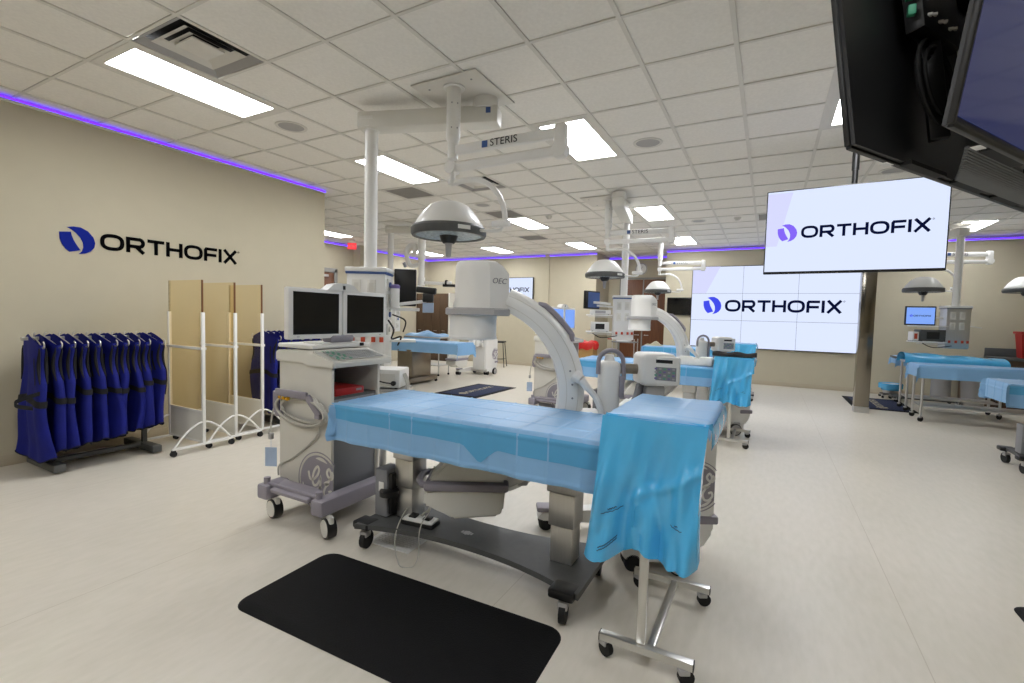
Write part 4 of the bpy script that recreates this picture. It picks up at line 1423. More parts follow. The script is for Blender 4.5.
# ================================================================== CEILING PENDANTS AND LAMPS
def lamp(label, ang=0.0, yoke=0.0):
    t = thing('surgical_lamp', label, 'surgical lamp', (3.48, 1.49, H - .019), 0, 'ceiling surgical lamps')
    b = MB(); b.cyl((0, 0, 0), (0, 0, -.40), .056, seg=24); b.cyl((0, 0, -.40), (0, 0, -.45), .056, .035, seg=24); b.cyl((0, 0, 0), (0, 0, -.012), .085)
    cl = b.build('column', M['white'], t)
    b = MB()
    for z in (-.14, -.33):
        for a in (-1.2, -.4):
            b.cyl((.056 * cos(a), .056 * sin(a), z), (.059 * cos(a), .059 * sin(a), z), .005)
    b.build('grub_screw', M['panel'], cl)
    hz = -.495
    b = MB(); b.cyl((0, 0, -.44), (0, 0, -.56), .042, seg=20); b.build('hub', M['white'], t)
    ex = Vector((cos(ang), sin(ang), 0))
    L = .93
    e1 = ex * L + Vector((0, 0, hz))
    b = MB(); b.bar(Vector((.03, 0, hz)), e1, .055, .074, .014); up_ = b.build('extension_arm', M['white'], t)
    pr = Vector((ex.y, -ex.x, 0))
    o = ex * .42 + pr * .0305 + Vector((0, 0, hz))
    b = MB(); b.text('STERIS', .075, o + ex * .06, ex, (0, 0, 1), .002, 0, 1.1); b.build('lettering', M['black'], up_, smooth=False)
    b = MB(); b.prism([(0, 0), (.05, 0), (.05, .05), (0, .05)], o + ex * -.13 + Vector((0, 0, -.025)), ex, (0, 0, 1), .001)
    b.build('arm_emblem', M['stblue'], up_, smooth=False)
    b = MB(); b.box(e1 + Vector((0, 0, -.06)), (.09, .075, .24), rz=ang, bev=.02)
    b.cyl(e1 + pr * .04 + Vector((0, 0, -.12)), e1 - pr * .04 + Vector((0, 0, -.12)), .055, seg=20); b.build('elbow', M['white'], t)
    sp0 = ex * (L - .04) + Vector((0, 0, hz - .13)); sp1 = ex * -.0 + Vector((0, 0, hz - .135))
    b = MB(); b.bar(sp0, sp1, .05, .066, .014); b.cyl(sp1 + pr * .045, sp1 - pr * .045, .05, seg=20); b.build('spring_arm', M['white'], t)
    c0 = sp1 + Vector((-.0, 0, 0))
    b = MB(); b.cyl(c0, c0 + Vector((0, 0, -.10)), .024, .022, seg=16); b.cyl(c0 + Vector((0, 0, -.09)), c0 + Vector((0, 0, -.13)), .034, seg=18)
    ya = ang + yoke
    yx = Vector((cos(ya), sin(ya), 0))
    q0 = c0 + Vector((0, 0, -.12))
    pts = [q0, q0 + yx * .12 + Vector((0, 0, .012))]
    for k in range(9):
        a = PI / 2 * (1 - k / 8)
        pts.append(q0 + yx * (.17 + .325 * cos(a)) + Vector((0, 0, -.34 + .352 * sin(a))))
    b.tube(pts, .021, 10)
    b.build('yoke', M['white'], t)
    pe = pts[-1]
    b = MB(); b.bar(pe + yx * .04 + Vector((0, 0, -.01)), pe - yx * .11 + Vector((0, 0, -.01)), .05, .05, .01); b.build('yoke_joint', M['white'], t)
    # head: shade, rim, lens, handle
    hc = q0 + Vector((0, 0, -.385)) + yx * -.025
    b = MB(); b.tube(smooth2([tuple(pe - yx * .02 + Vector((0, 0, -.02))), tuple(pe - yx * .05 + Vector((0, 0, -.06))), tuple(hc + yx * .27 + Vector((0, 0, -.0)))], 5), .012, 8); b.build('link', M['white'], t)
    hd = thing('lamp_head', None, None, hc); hd.parent = t
    b = MB(); b.lathe([(.275, .03), (.27, .06), (.245, .10), (.20, .16), (.155, .205), (.11, .228), (.09, .232)], (0, 0, 0), 44); b.build('shade', M['white'], hd)
    b = MB(); b.lathe([(.092, .231), (.07, .238), (0, .24)], (0, 0, 0), 24); b.build('cap', M['panel'], hd)
    b = MB(); b.lathe([(.262, -.035), (.292, -.037), (.302, -.02), (.302, .02), (.29, .038), (.27, .04), (.262, -.035)], (0, 0, 0), 48); rm = b.build('rim', M['base_dk'], hd)
    b = MB(); b.box((.30 * cos(-.55), .30 * sin(-.55), 0), (.006, .10, .03), rz=-.55); b.build('rating_label', M['white'], rm)
    b = MB(); b.lathe([(0, -.018), (.12, -.02), (.262, -.026), (.262, -.03), (.12, -.03), (0, -.03)], (0, 0, 0), 44); b.build('lens', M['lampglass'], hd)
    b = MB(); b.lathe([(0, -.03), (.075, -.03), (.062, -.07), (.045, -.09), (0, -.09)], (0, 0, 0), 24); b.build('handle_base', M['black'], hd)
    b = MB(); b.lathe([(.02, -.085), (.034, -.09), (.026, -.105), (.022, -.19), (.014, -.2), (0, -.2)], (0, 0, 0), 18); b.build('sterile_handle', M['grey'], hd)
    return t

lamp1 = lamp('nearest surgical lamp, dark rim and white shade under a lettered double arm')
dup(lamp1, (3.54, 5.46, H - .019), .10, 'second surgical lamp from the camera, in front of the brown double door')
dup(lamp1, (3.50, 9.62, H - .019), .12, 'third and smallest surgical lamp, left of the video wall')
dup(lamp1, (8.22, 9.45, H - .019), .25, 'surgical lamp hanging above the logo monitor of the far steel pendant')
dup(lamp1, (9.62, 9.6, H - .019), -.5, 'surgical lamp cut off by the picture edge, in the dim far corner')

def plate(label, loc):
    t = thing('ceiling_plate', label, 'ceiling plate', (loc[0], loc[1], H), 0, 'pendant mounting plates')
    b = MB(); b.box((0, 0, -.012), (.61, .61, .012), bev=.003); pl = b.build('cover_plate', M['grid'], t)
    b = MB()
    for x in (-.2, .2):
        for y in (-.2, .2):
            b.cyl((x, y, -.018), (x, y, -.022), .008)
    b.build('bolt', M['panel'], pl)
    return t
plate('square cream ceiling plate over the nearest table, white columns under it', (3.475, 1.64))
plate('square cream ceiling plate past the first one, above the second lamp', (3.47, 5.5))
plate('square cream ceiling plate above the third and smallest lamp', (3.44, 9.75))
plate('square cream ceiling plate over the far steel pendant', (8.5, 9.6))

def pendant(label, P, Q, rz, name='equipment_pendant', z_top=1.85, z_bot=1.10, steel=False, shelves=None):
    """arm from ceiling pivot P to pole Q, service column hanging from the pole"""
    t = thing(name, label, 'pendant', (Q[0], Q[1], H), 0, 'ceiling equipment pendants')
    d = Vector((P[0] - Q[0], P[1] - Q[1], 0))
    b = MB(); b.cyl(d + Vector((0, 0, -.02)), d + Vector((0, 0, -.11)), .10, .11, seg=28); b.build('pivot', M['white'], t)
    u = d.normalized()
    b = MB(); b.bar(-u * .10 + Vector((0, 0, -.165)), d + u * .12 + Vector((0, 0, -.165)), .17, .145, .02); arm = b.build('pendant_arm', M['offw'], t)
    pr = Vector((u.y, -u.x, 0))
    b = MB(); b.bar(-u * .07 + pr * .0855 + Vector((0, 0, -.15)), u * .05 + pr * .0855 + Vector((0, 0, -.15)), .002, .03); b.build('rating_label', M['white'], arm)
    b = MB(); b.cyl(d * .96 + pr * -.0 + Vector((0, 0, -.2285)), d * .96 + Vector((0, 0, -.231)), .05); b.build('round_sticker', M['teal'], arm)
    b = MB(); b.box(d + u * .04 + pr * .086 + Vector((0, 0, -.14)), (.04, .006, .045), rz=math.atan2(u.y, u.x)); b.build('end_button', M['stblue'], arm)
    b = MB(); b.cyl((0, 0, -.215), (0, 0, z_top - H), .056, seg=28); b.cyl((0, 0, -.215), (0, 0, -.24), .09, .07, seg=28); b.build('pole', M['white'], t)
    ex, ey = Vector((cos(rz), sin(rz), 0)), Vector((-sin(rz), cos(rz), 0))
    zt, zb = z_top - H, z_bot - H
    mm = M['steel'] if steel else M['white']
    W, D = .335, .26
    b = MB(); b.box((0, 0, (zt - .05 + zb) / 2), (W, D, zt - .05 - zb), rz=rz, bev=.012); col = b.build('service_column', mm, t)
    b = MB(); b.box((0, 0, zt - .016), (W + .03, D + .03, .04), rz=rz, bev=.012); b.build('column_cap', M['white'], col)
    b = MB(); b.box((0, 0, zt - .045), (W + .012, D + .012, .02), rz=rz); b.build('stripe', M['panel'] if steel else M['stblue'], col)
    for k, (x, w_, z, h_) in enumerate(((-.08, .075, zt - .17, .13), (.05, .075, zt - .17, .13), (-.08, .075, zt - .35, .13), (.05, .075, zt - .35, .13))):
        b = MB(); b.box(ex * x - ey * (D / 2 + .004) + Vector((0, 0, z)), (w_, .012, h_), rz=rz, bev=.004); op = b.build('outlet_plate', M['offw'], col)
        b = MB(); b.box(ex * x - ey * (D / 2 + .011) + Vector((0, 0, z)), (w_ * .5, .004, h_ * .6), rz=rz); b.build('outlet', M['cart'], op)
    for x in (-.11, -.02, .07, .14):
        b = MB(); b.box(ex * x - ey * (D / 2 + .004) + Vector((0, 0, zt - .62)), (.035, .014, .045), rz=rz, bev=.004)
        b.build('red_outlet', M['orange'], col)
    for k in range(4):
        z = zt - .14 - .13 * k
        b = MB(); b.box(ex * (W / 2 + .006) + ey * (-.03) + Vector((0, 0, z)), (.014, .10, .10), rz=rz, bev=.004); op = b.build('gas_outlet', M['offw'], col)
        b = MB(); b.cyl(ex * (W / 2 + .01) - ey * .03 + Vector((0, 0, z)), ex * (W / 2 + .025) - ey * .03 + Vector((0, 0, z)), .024); b.build('valve', M['chrome'] if k % 2 else M['stblue'], op)
    return t, ex, ey, D, W

p1, ex, ey, D, W = pendant('tall white pendant pole and service column behind the dark workstation monitors', (3.60, 1.78), (2.63, 1.46), rad(29), z_bot=.98)
# right side shelf arm with a black monitor seen from behind and a suction canister
b = MB(); b.bar(ex * .18 + Vector((0, 0, 1.50 - H)), ex * .42 + ey * .1 + Vector((0, 0, 1.50 - H)), .04, .03, .005); b.bar(ex * .18 + Vector((0, 0, 1.22 - H)), ex * .40 + ey * .05 + Vector((0, 0, 1.22 - H)), .22, .02, .004); b.build('side_shelf', M['white'], p1)
b = MB()
b.tube(smooth2([(.20, .02, 1.40 - H), (.30, -.02, 1.32 - H), (.26, .0, 1.24 - H), (.32, .05, 1.26 - H), (.24, .1, 1.18 - H)], 5), .008, 6)
b.tube(smooth2([(.22, .05, 1.45 - H), (.34, .08, 1.40 - H), (.30, .10, 1.30 - H)], 5), .007, 6)
b.build('hoses', M['rubber'], p1)
t = thing('patient_monitor', 'black monitor seen from behind beside the white service column', 'monitor', (2.80, 1.73, 1.53))
b = MB(); b.box((0, 0, .17), (.045, .20, .34), rz=-1.0, bev=.01); b.build('case', M['black'], t)
b = MB(); b.bar((0, .0, .36), (-.02, .0, .40), .02, .03, .004); b.bar((-.12, -.1, .02), (0, 0, .1), .03, .03, .005); b.build('mount', M['panel'], t)
t = thing('suction_canister', 'small white canister with a purple lid on the pendant side shelf', 'canister', (2.845, 1.545, 1.515), 0)
b = MB(); b.lathe([(0, 0), (.032, 0), (.038, .02), (.04, .16), (.035, .17), (0, .17)], seg=24); b.build('canister_body', M['white'], t)
b = MB(); b.lathe([(.042, .165), (.043, .19), (.03, .20), (0, .203)], seg=24); b.build('lid', M['keypur'], t)
t = thing('camera_mount', 'black camera clamp on an arm beside the black monitor', 'camera', (2.99, 1.80, 1.52))
b = MB(); b.box((0, 0, .16), (.18, .06, .06), rz=.4, ry=.1, bev=.01); b.box((.02, 0, .09), (.10, .05, .08), rz=.5, bev=.01); b.build('camera_body', M['black'], t)
b = MB(); b.box((.03, -.01, .0), (.10, .012, .09), rz=.4); b.build('small_display', M['tag'], t)
b = MB(); b.bar((-.28, -.3, .0), (0, 0, .06), .03, .03, .006); b.build('bracket_arm', M['white'], t)

# generator on a pedestal trolley
t = thing('generator', 'white boxy generator with a dark socket behind the workstation and the blue sheet', 'device', (2.94, 1.315, .845), rad(24))
b = MB(); b.box((.01, 0, .085), (.34, .26, .15), bev=.012); bx = b.build('case', M['white'], t)
b = MB(); b.box((.0, -.131, .075), (.28, .004, .10)); b.box((.0, -.133, .11), (.06, .003, .03)); b.build('face_plate', M['offw'], bx)
b = MB(); b.cyl((.13, -.13, .05), (.13, -.15, .05), .02); b.tube(smooth2([(.13, -.15, .05), (.06, -.17, .06), (-.02, -.16, .08), (-.10, -.15, .10)], 4), .006, 6); b.build('plug', M['black'], bx)
b = MB()
for k in range(3):
    b.tube(smooth2([(.18, -.05 + .03 * k, .12), (.215, -.06 + .03 * k, .04), (.21 + .01 * k, -.07, -.06), (.19, -.06, -.12)], 4), .007, 6)
b.build('cords', M['cable'], t)
b = MB()
for x in (-.13, .14):
    for y in (-.1, .1):
        b.cyl((x, y, 0), (x, y, .012), .012)
b.build('foot', M['black'], t)
t = thing('pedestal_trolley', 'small grey pedestal trolley carrying the white generator', 'trolley', (2.94, 1.315, 0), rad(24))
b = MB(); b.box((0, 0, .835), (.40, .30, .02), bev=.005); b.build('top_plate', M['grey'], t)
b = MB(); b.cyl((0, 0, .07), (0, 0, .83), .03); b.build('post', M['steel'], t)
b = MB(); b.bar((-.17, 0, .075), (.17, 0, .075), .05, .03, .005); b.bar((0, -.15, .075), (0, .15, .075), .05, .03, .005); b.build('base', M['grey'], t)
for x, y in ((-.16, 0), (.16, 0), (0, -.14), (0, .14)):
    caster(t, x, y, .028, .02)

def rack_shelves(p, ex, ey, side, zs, lit, kitn):
    """two shelves with devices and a monitor on an arm, hung on a service column"""
    s = ex * side
    for z in zs:
        b = MB(); c = s * .38 + Vector((0, 0, z - H)); b.box(c, (.46, .34, .02), rz=math.atan2(ex.y, ex.x), bev=.004)
        sh = b.build('shelf', M['white'], p)
        b = MB(); b.bar(c - ex * .2 - ey * .17 + Vector((0, 0, -.03)), c + ex * .2 - ey * .17 + Vector((0, 0, -.03)), .012, .012); b.build('shelf_rail', M['steel'], sh)
    b = MB(); b.bar(s * .16 + Vector((0, 0, zs[0] + .14 - H)), s * .44 + Vector((0, 0, zs[0] + .16 - H)), .035, .03, .006); b.build('monitor_arm', M['white'], p)
    b = MB(); b.tube(smooth2([tuple(s * .5 - ey * .17 + Vector((0, 0, zs[1] - .02 - H))), tuple(s * .35 - ey * .2 + Vector((0, 0, zs[1] - .09 - H))), tuple(s * .1 - ey * .2 + Vector((0, 0, zs[1] - .05 - H)))], 5), .008, 6); b.build('cable_swag', M['rubber'], p)

# second pendant (behind the first C-arm)
p2, e2, y2, D2, W2 = pendant('white pendant pole and column standing before the brown double door', (3.80, 5.08), (3.62, 6.2), rad(20), z_bot=1.12)
rack_shelves(p2, e2, y2, -1, (1.52, 1.24), None, '')
def device(name, label, cat, loc, rz, size, m, face):
    t = thing(name, label, cat, loc, rz)
    b = MB(); b.box((0, 0, size[2] / 2 + .008), size, bev=.008); bx = b.build('case', m, t)
    b = MB(); b.box((0, -size[1] / 2 - .001, size[2] / 2 + .008), (size[0] * .5, .004, size[2] * .6)); b.build('face_plate', face, bx)
    b = MB()
    for x in (-.4, .4):
        b.box((size[0] * x, 0, .004), (.02, size[1] * .8, .008))
    b.build('foot', M['black'], t)
    return t
c2 = Vector((3.62, 6.2, 0)) - e2 * .38
device('video_recorder', 'white video unit on the upper shelf of the pendant before the double door', 'device', (c2.x, c2.y, 1.53), rad(20), (.34, .26, .07), M['white'], M['grey'])
device('light_source', 'white light source with dark sockets on the lower pendant shelf', 'device', (c2.x, c2.y, 1.25), rad(20), (.30, .26, .15), M['white'], M['black'])
t = thing('swivel_monitor', 'dark monitor turned edge-on above the pendant shelves before the double door', 'monitor', (c2.x - .12, c2.y - .1, 1.61))
b = MB(); b.box((0, 0, .16), (.06, .36, .30), rz=-.35, bev=.01); b.build('case', M['black'], t)
b = MB(); b.box((.034, .012, .16), (.006, .30, .25), rz=-.35); b.build('back_label', M['stblue'], t)
b = MB(); b.bar((.03, 0, .12), (.30, .1, .1), .04, .04, .008); b.build('mount', M['white'], t)

# far steel pendant
p3, e3, y3, D3, W3 = pendant('steel service column pendant in the far dim corner, shelves beside it', (8.5, 9.75), (8.62, 9.3), rad(8), z_top=1.84, z_bot=1.10, steel=True)
rack_shelves(p3, e3, y3, -1, (1.48, 1.20), None, '')
b = MB(); b.bar(e3 * .18 + Vector((0, -.05, 1.50 - H)), e3 * .36 + Vector((0, -.05, 1.47 - H)), .02, .02, .004); b.build('side_hook', M['chrome'], p3)
c3 = Vector((8.62, 9.3, 0)) - e3 * .38
device('ventilator', 'black and white ventilator box on the far steel pendant shelf', 'device', (c3.x + .04, c3.y, 1.21), rad(8), (.36, .26, .2), M['base_dk'], M['black'])
t = thing('logo_monitor', 'small lit monitor showing the logo on the far steel pendant', 'monitor', (c3.x - .12, c3.y - .05, 1.49))
b = MB(); b.box((0, 0, .17), (.43, .05, .34), bev=.01); b.build('case', M['black'], t)
b = MB(); b.box((0, -.026, .17), (.39, .004, .29)); s_ = b.build('screen', M['bluescr'], t, smooth=False)
logo_screen(s_, (-.195, -.0285, .03), (1, 0, 0), (0, 0, 1), .39, .28, M['scrlogo2'], M['scrtxt'], .5, .9)
b = MB(); b.box((0, .03, .03), (.1, .06, .06), bev=.01); b.build('foot', M['black'], t)
device('syringe_pump', 'small grey pump with red buttons beside the black ventilator box', 'device', (c3.x - .2, c3.y - .08, 1.49 - .28), rad(8), (.09, .2, .16), M['white'], M['orange'])

# ================================================================== LEAD APRON RACKS
def apron_mesh(seed, splay=0.0, length=1.0):
    """returns (panel fn, band fn): a closed folded tabard hung over a hanger, local z=0 at the shoulder top"""
    rnd = random.Random(seed)
    ph = [rnd.uniform(0, 6.3) for _ in range(8)]
    def halfw(t):
        if t < .07: return .262
        if t < .34:                                    # armhole scoop
            f = (t - .07) / .27
            return 0.262 - .045 * sin(PI * f) ** .8 + .01 * f
        if t < .50: return .272 + .012 * (t - .34) / .16
        return .284 + .02 * sin(PI * (t - .5) / .7)
    def fn(a, c, grow=0.0):
        t = c
        ring = a * 2 * PI
        s = -cos(ring)
        side = 1 if sin(ring) >= 0 else -1
        wd = halfw(t) + grow
        z = -length * t - .085 * (abs(s) ** 1.2) * (1 - .6 * min(1, t * 1.6))
        if t > .8: z += .07 * abs(s) ** 4 * (t - .8) / .2
        depth = (.036 + .012 * min(1, t * 1.6)) * (abs(sin(ring)) ** .6) + grow
        fold_ = .024 * min(1, t * 1.8) * (sin(3.1 * s + ph[0]) + .5 * sin(6.5 * s + ph[1] + 2 * t) + .35 * sin(9 * t + ph[2]))
        edge_curl = .022 * t * sin(4 * t + ph[3]) * abs(s) ** 2 * (1 if s > 0 else -1)
        x = s * wd * (1 - .06 * sin(5 * t + ph[4]) * t)
        y = side * depth + fold_ + edge_curl + splay * t * s
        return Vector((x, y, z))
    return fn

def apron(idx, y, seed, label, splay=0, loc_x=.21, zsh=1.205, length=1.0, rz=0.0, yb=0):
    t = thing('lead_apron', label, 'apron', (loc_x, y, zsh), rz, 'blue lead aprons')
    fn = apron_mesh(seed, splay, length)
    b = MB(); b.sheet(41, 34, fn); bmesh.ops.remove_doubles(b.bm, verts=b.bm.verts, dist=1e-5)
    b.build('cloth', M['apron'], t, fix=False, ang=80)
    t0 = .47 + .03 * ((seed * 7) % 5 - 2) / 2
    b = MB(); b.sheet(41, 4, lambda a, c: fn(a, t0 + .055 * c, .006)); bmesh.ops.remove_doubles(b.bm, verts=b.bm.verts, dist=1e-5)
    b.build('belt', M['strap'], t, fix=False, ang=80)
    b = MB()
    s0 = .80
    b.sheet(3, 10, lambda a, c: fn(.5 - .018 * (a - .5) * 2 - .10, .30 + .34 * c, .008)); b.sheet(3, 10, lambda a, c: fn(.62 + .02 * a, .14 + .22 * c, .006))
    b.build('strap', M['strap'], t, fix=False, ang=80)
    b = MB(); b.tube([fn(k / 40, 1.0) for k in range(40)], .005, 5, closed=True); b.build('binding', M['strap'], t)
    for aa in (.0, .5):
        b = MB()
        for da in (-.045, .045):
            b.tube([fn((aa + da) % 1, .03 + .30 * k / 8, .004) for k in range(9)], [.004 + .010 * sin(PI * k / 8) for k in range(9)], 6)
        b.bar(fn((aa + .045) % 1, .03), fn((aa - .045) % 1, .03), .008, .006)
        b.build('armhole_lining', M['strap'], t)
    # hanger with upturned ends
    b = MB()
    for s in (-1, 1):
        pts = [(0, 0, -.03), (s * .12, 0, -.06), (s * .25, 0, -.105), (s * .29, 0, -.11), (s * .31, 0, -.095), (s * .31, 0, -.07), (s * .29, 0, -.055)]
        b.tube(smooth2(pts, 3), .0058, 6)
    b.tube([(0, 0, -.03), (0, 0, .005), (.0, .012, .012)], .005, 6)
    b.build('hanger', M['chrome'], t)
    return t

def apron_rack(x, y, y1, label):
    t = thing('apron_rack', label, 'rack', (x, y, 0))
    L = y1 - y
    b = MB(); b.bar((0, -.05, 1.165), (0, L + .05, 1.165), .03, .03, .005); b.build('rail', M['chrome'], t)
    for yy in (.10, L - .06):
        b = MB(); b.bar((-.34, yy, .05), (.26, yy, .05), .085, .07, .012); b.build('foot', M['base_dk'], t)
        b = MB(); b.bar((0, yy, .08), (0, yy, 1.165), .045, .03, .005); b.build('upright', M['base_dk'], t)
    b = MB(); b.bar((0, .1, .07), (0, L - .06, .07), .05, .04, .006); b.build('crossbar', M['base_dk'], t)
    return t
apron_rack(.20, -.06, .84, 'dark footed hanging rack beneath the big row of blue aprons')
AL = ['blue lead apron at the near end of the rack, with a loose black strap', 'blue lead apron second from the near end of the big rack', 'blue lead apron third from the near end of the big rack',
      'blue lead apron fourth from the near end of the big rack', 'blue lead apron fifth from the near end of the big rack', 'blue lead apron sixth from the near end of the big rack',
      'blue lead apron seventh from the near end of the big rack', 'blue lead apron eighth from the near end of the big rack', 'blue lead apron next to last before the glass shields',
      'blue lead apron at the end of the big rack, touching the first glass shield']
for k in range(10):
    y = -.06 + .097 * k + (.03 if k == 0 else 0)
    a = apron(k, y, 11 + k * 3, AL[k], splay=(.05 if k == 0 else .02 * ((k * 5) % 3 - 1)), length=(1.08 if k == 0 else 1.03 - .012 * k), rz=(-.10 if k == 0 else .03 * ((k * 7) % 4 - 1.5)))
    if k == 0:
        b = MB(); b.sheet(12, 3, lambda a_, c: Vector((.27 + .02 * sin(PI * a_), -.02 - .16 * sin(PI * a_ * .9) , -.50 - .12 * a_ + .035 * c)))
        b.build('loose_strap', M['strap'], a, fix=False)
apron_rack(.22, 2.14, 2.94, 'dark rack of blue aprons half hidden between the glass shields and the workstation')
BL = ['blue apron nearest the glass shields on the second rack', 'second blue apron behind the last glass shield', 'third blue apron on the second rack, by the workstation',
      'fourth blue apron on the second rack, behind the workstation monitors', 'last blue apron on the second rack, hidden behind the workstation']
for k in range(5):
    apron(k, 2.10 + .15 * k, 71 + 5 * k, BL[k], splay=.03 * (k % 3 - 1), loc_x=.23, rz=.05 * (k % 3 - 1))

# ================================================================== ROLLING GLASS SHIELDS
def shield(x, y, label):
    t = thing('lead_glass_shield', label, 'shield', (x, y, 0), 0, 'rolling lead glass shields')
    xr = -.635
    b = MB(); b.box((xr / 2, 0, 1.08), (-xr - .03, .012, 1.34), bev=.001, seg=1); pn = b.build('glass_pane', M['amber'], t, smooth=False)
    for xx, mm in ((-.009, 'amberedge'), (xr + .009, 'gold')):
        b = MB(); b.box((xx, 0, 1.585), (.012, .014, .33)); b.build('glass_edge', M[mm], pn, smooth=False)
    b = MB(); b.box((xr / 2, 0, .245), (-xr - .03, .012, .31)); b.build('lower_panel', M['offw'], t, smooth=False)
    b = MB(); b.box((xr / 2, 0, .40), (-xr, .02, .018)); b.box((xr / 2, 0, .085), (-xr, .02, .018)); b.build('cross_rail', M['white'], t)
    for xx in (0, xr):
        b = MB(); b.box((xx, 0, .74), (.026, .03, 1.36), bev=.003); b.build('post', M['white'], t)
        b = MB(); b.box((xx, 0, .07), (.028, .60, .022), bev=.003); fb = b.build('foot_bar', M['white'], t)
        b = MB()
        for s in (-1, 1):
            b.tube(smooth2([(xx, s * .285, .075), (xx, s * .17, .21), (xx, s * .06, .285), (xx, 0, .295)], 4), .010, 6)
        b.build('brace', M['white'], t)
        for s in (-1, 1):
            b = MB(); b.cyl((xx - .015, s * .285, .028), (xx + .015, s * .285, .028), .028, seg=16); b.box((xx, s * .285, .055), (.03, .035, .02), bev=.004); b.build('caster', M['rubber'], fb)
    b = MB(); b.bar((.015, -.02, 1.05), (xr - .015, -.02, 1.05), .012, .026, .003); b.bar((.015, .02, 1.05), (xr - .015, .02, 1.05), .012, .026, .003)
    b.build('handrail', M['white'], t)
    return t
sh = shield(.70, 1.09, 'rolling amber glass shield nearest the row of blue aprons')
dup(sh, (.655, 1.45, 0), 0, 'middle one of the three rolling amber glass shields')
dup(sh, (.60, 1.80, 0), 0, 'rolling amber glass shield nearest the white workstation')

# ================================================================== FLOOR MATS
def rounded(w_, h_, r, n=6):
    pts = []
    for cx, cy, a in ((w_ / 2 - r, h_ / 2 - r, 0), (-w_ / 2 + r, h_ / 2 - r, 90), (-w_ / 2 + r, -h_ / 2 + r, 180), (w_ / 2 - r, -h_ / 2 + r, 270)):
        pts += arc2(cx, cy, r, r, a, a + 90, n)
    return pts
def plain_mat(label, x, y, w_, h_, rz=0):
    t = thing('floor_mat', label, 'mat', (x, y, 0), rz)
    b = MB()
    lo, hi = rounded(w_, h_, .09), rounded(w_ - .04, h_ - .04, .075)
    A = [b.bm.verts.new((p[0], p[1], .001)) for p in lo]
    B = [b.bm.verts.new((p[0], p[1], .013)) for p in hi]
    for k in range(len(A)):
        j = (k + 1) % len(A)
        b.bm.faces.new((A[k], A[j], B[j], B[k]))
    b.bm.faces.new(B); b.bm.faces.new(A[::-1])
    b.build('cushion', M['matr'], t)
    return t
plain_mat('big plain black cushioned mat on the floor before the nearest table', 4.245, .02, 1.53, .63, rad(1.5))
plain_mat('black mat corner at the picture edge on the bare floor', 7.72, 1.46, 1.53, .63, 0)
def logo_mat(label, x, y, rz):
    t = thing('logo_mat', label, 'mat', (x, y, 0), rz, 'navy mats with lettering')
    b = MB(); b.box((0, 0, .004), (1.52, .92, .008), bev=.003); b.build('border', M['matr'], t)
    b = MB(); b.box((0, 0, .009), (1.34, .74, .004), bev=.001); c = b.build('pile', M['navy'], t)
    wordmark('ORTHOFIX', (-.36, -.05, .0115), (1, 0, 0), (0, 1, 0), .90, .12, .001).build('lettering', M['gold'], c, smooth=False)
    logomark((-.58, -.09, .0115), (1, 0, 0), (0, 1, 0), .19, .18, .001).build('logo_mark', M['gold'], c, smooth=False)
logo_mat('navy mat with pale lettering on the floor beyond the nearest blue sheet', .83, 6.12, rad(90))
logo_mat('navy mat on the floor beside the steel pillar', 7.62, 9.35, rad(90))

# ================================================================== FAR STATION BEYOND THE APRON WALL
t = thing('pedestal_table', 'operating table on a boxy stainless pedestal, blue sheet over it, far beyond the workstation', 'table', (-.86, 6.25, 0))
b = MB(); b.box((0, 0, .09), (.56, .9, .10), bev=.02); b.build('base', M['dksteel'], t)
b = MB(); b.box((0, 0, .43), (.40, .62, .58), bev=.012); b.build('pedestal', M['dksteel'], t)
b = MB(); b.box((0, 0, .74), (.5, .5, .08), bev=.01); b.build('saddle', M['base_dk'], t)
b = MB(); b.box((.16, 0, .84), (2.2, .56, .1), bev=.02); b.build('tabletop', M['black'], t)
for x in (-.26, .26):
    for y in (-.42, .42):
        caster(t, x, y, .03, .03, fork=False)
dd, _, _ = drape('surgical_drape', 'blue sheet hanging to a point over the table on the stainless pedestal', -1.85, .45, 5.95, 6.52, .905, .22, .2, .2, .24, nx=70, ny=44, seed=5, grp='blue table drapes', tail=.35)
t = thing('folded_drape', 'crumpled blue sheet heaped on a side table before the brown cabinets', 'drape', (-1.55, 7.55, .93))
b = MB()
b.sheet(40, 26, lambda a, c: Vector((-.55 + 1.1 * a, -.26 + .52 * c, .09 * sin(PI * a) ** .4 * sin(PI * c) ** .5 * (1 + .35 * sin(11 * a + 5 * c) + .2 * sin(23 * a - 9 * c)) - .14 * max(0, (.12 - c) / .12) + .002)))
b.build('cloth', M['drape'], t, fix=False, ang=70)
t = thing('side_table', 'steel side table under the crumpled blue sheet, before the brown cabinets', 'table', (-1.55, 7.55, 0))
b = MB(); b.box((0, 0, .91), (1.1, .5, .03), bev=.004); b.box((0, 0, .25), (1.05, .45, .02)); b.build('tabletop', M['steel'], t)
for x in (-.5, .5):
    for y in (-.2, .2):
        b = MB(); b.cyl((x, y, .05), (x, y, .9), .014); b.build('leg', M['steel'], t)
        caster(t, x, y, .025, .02, fork=False)
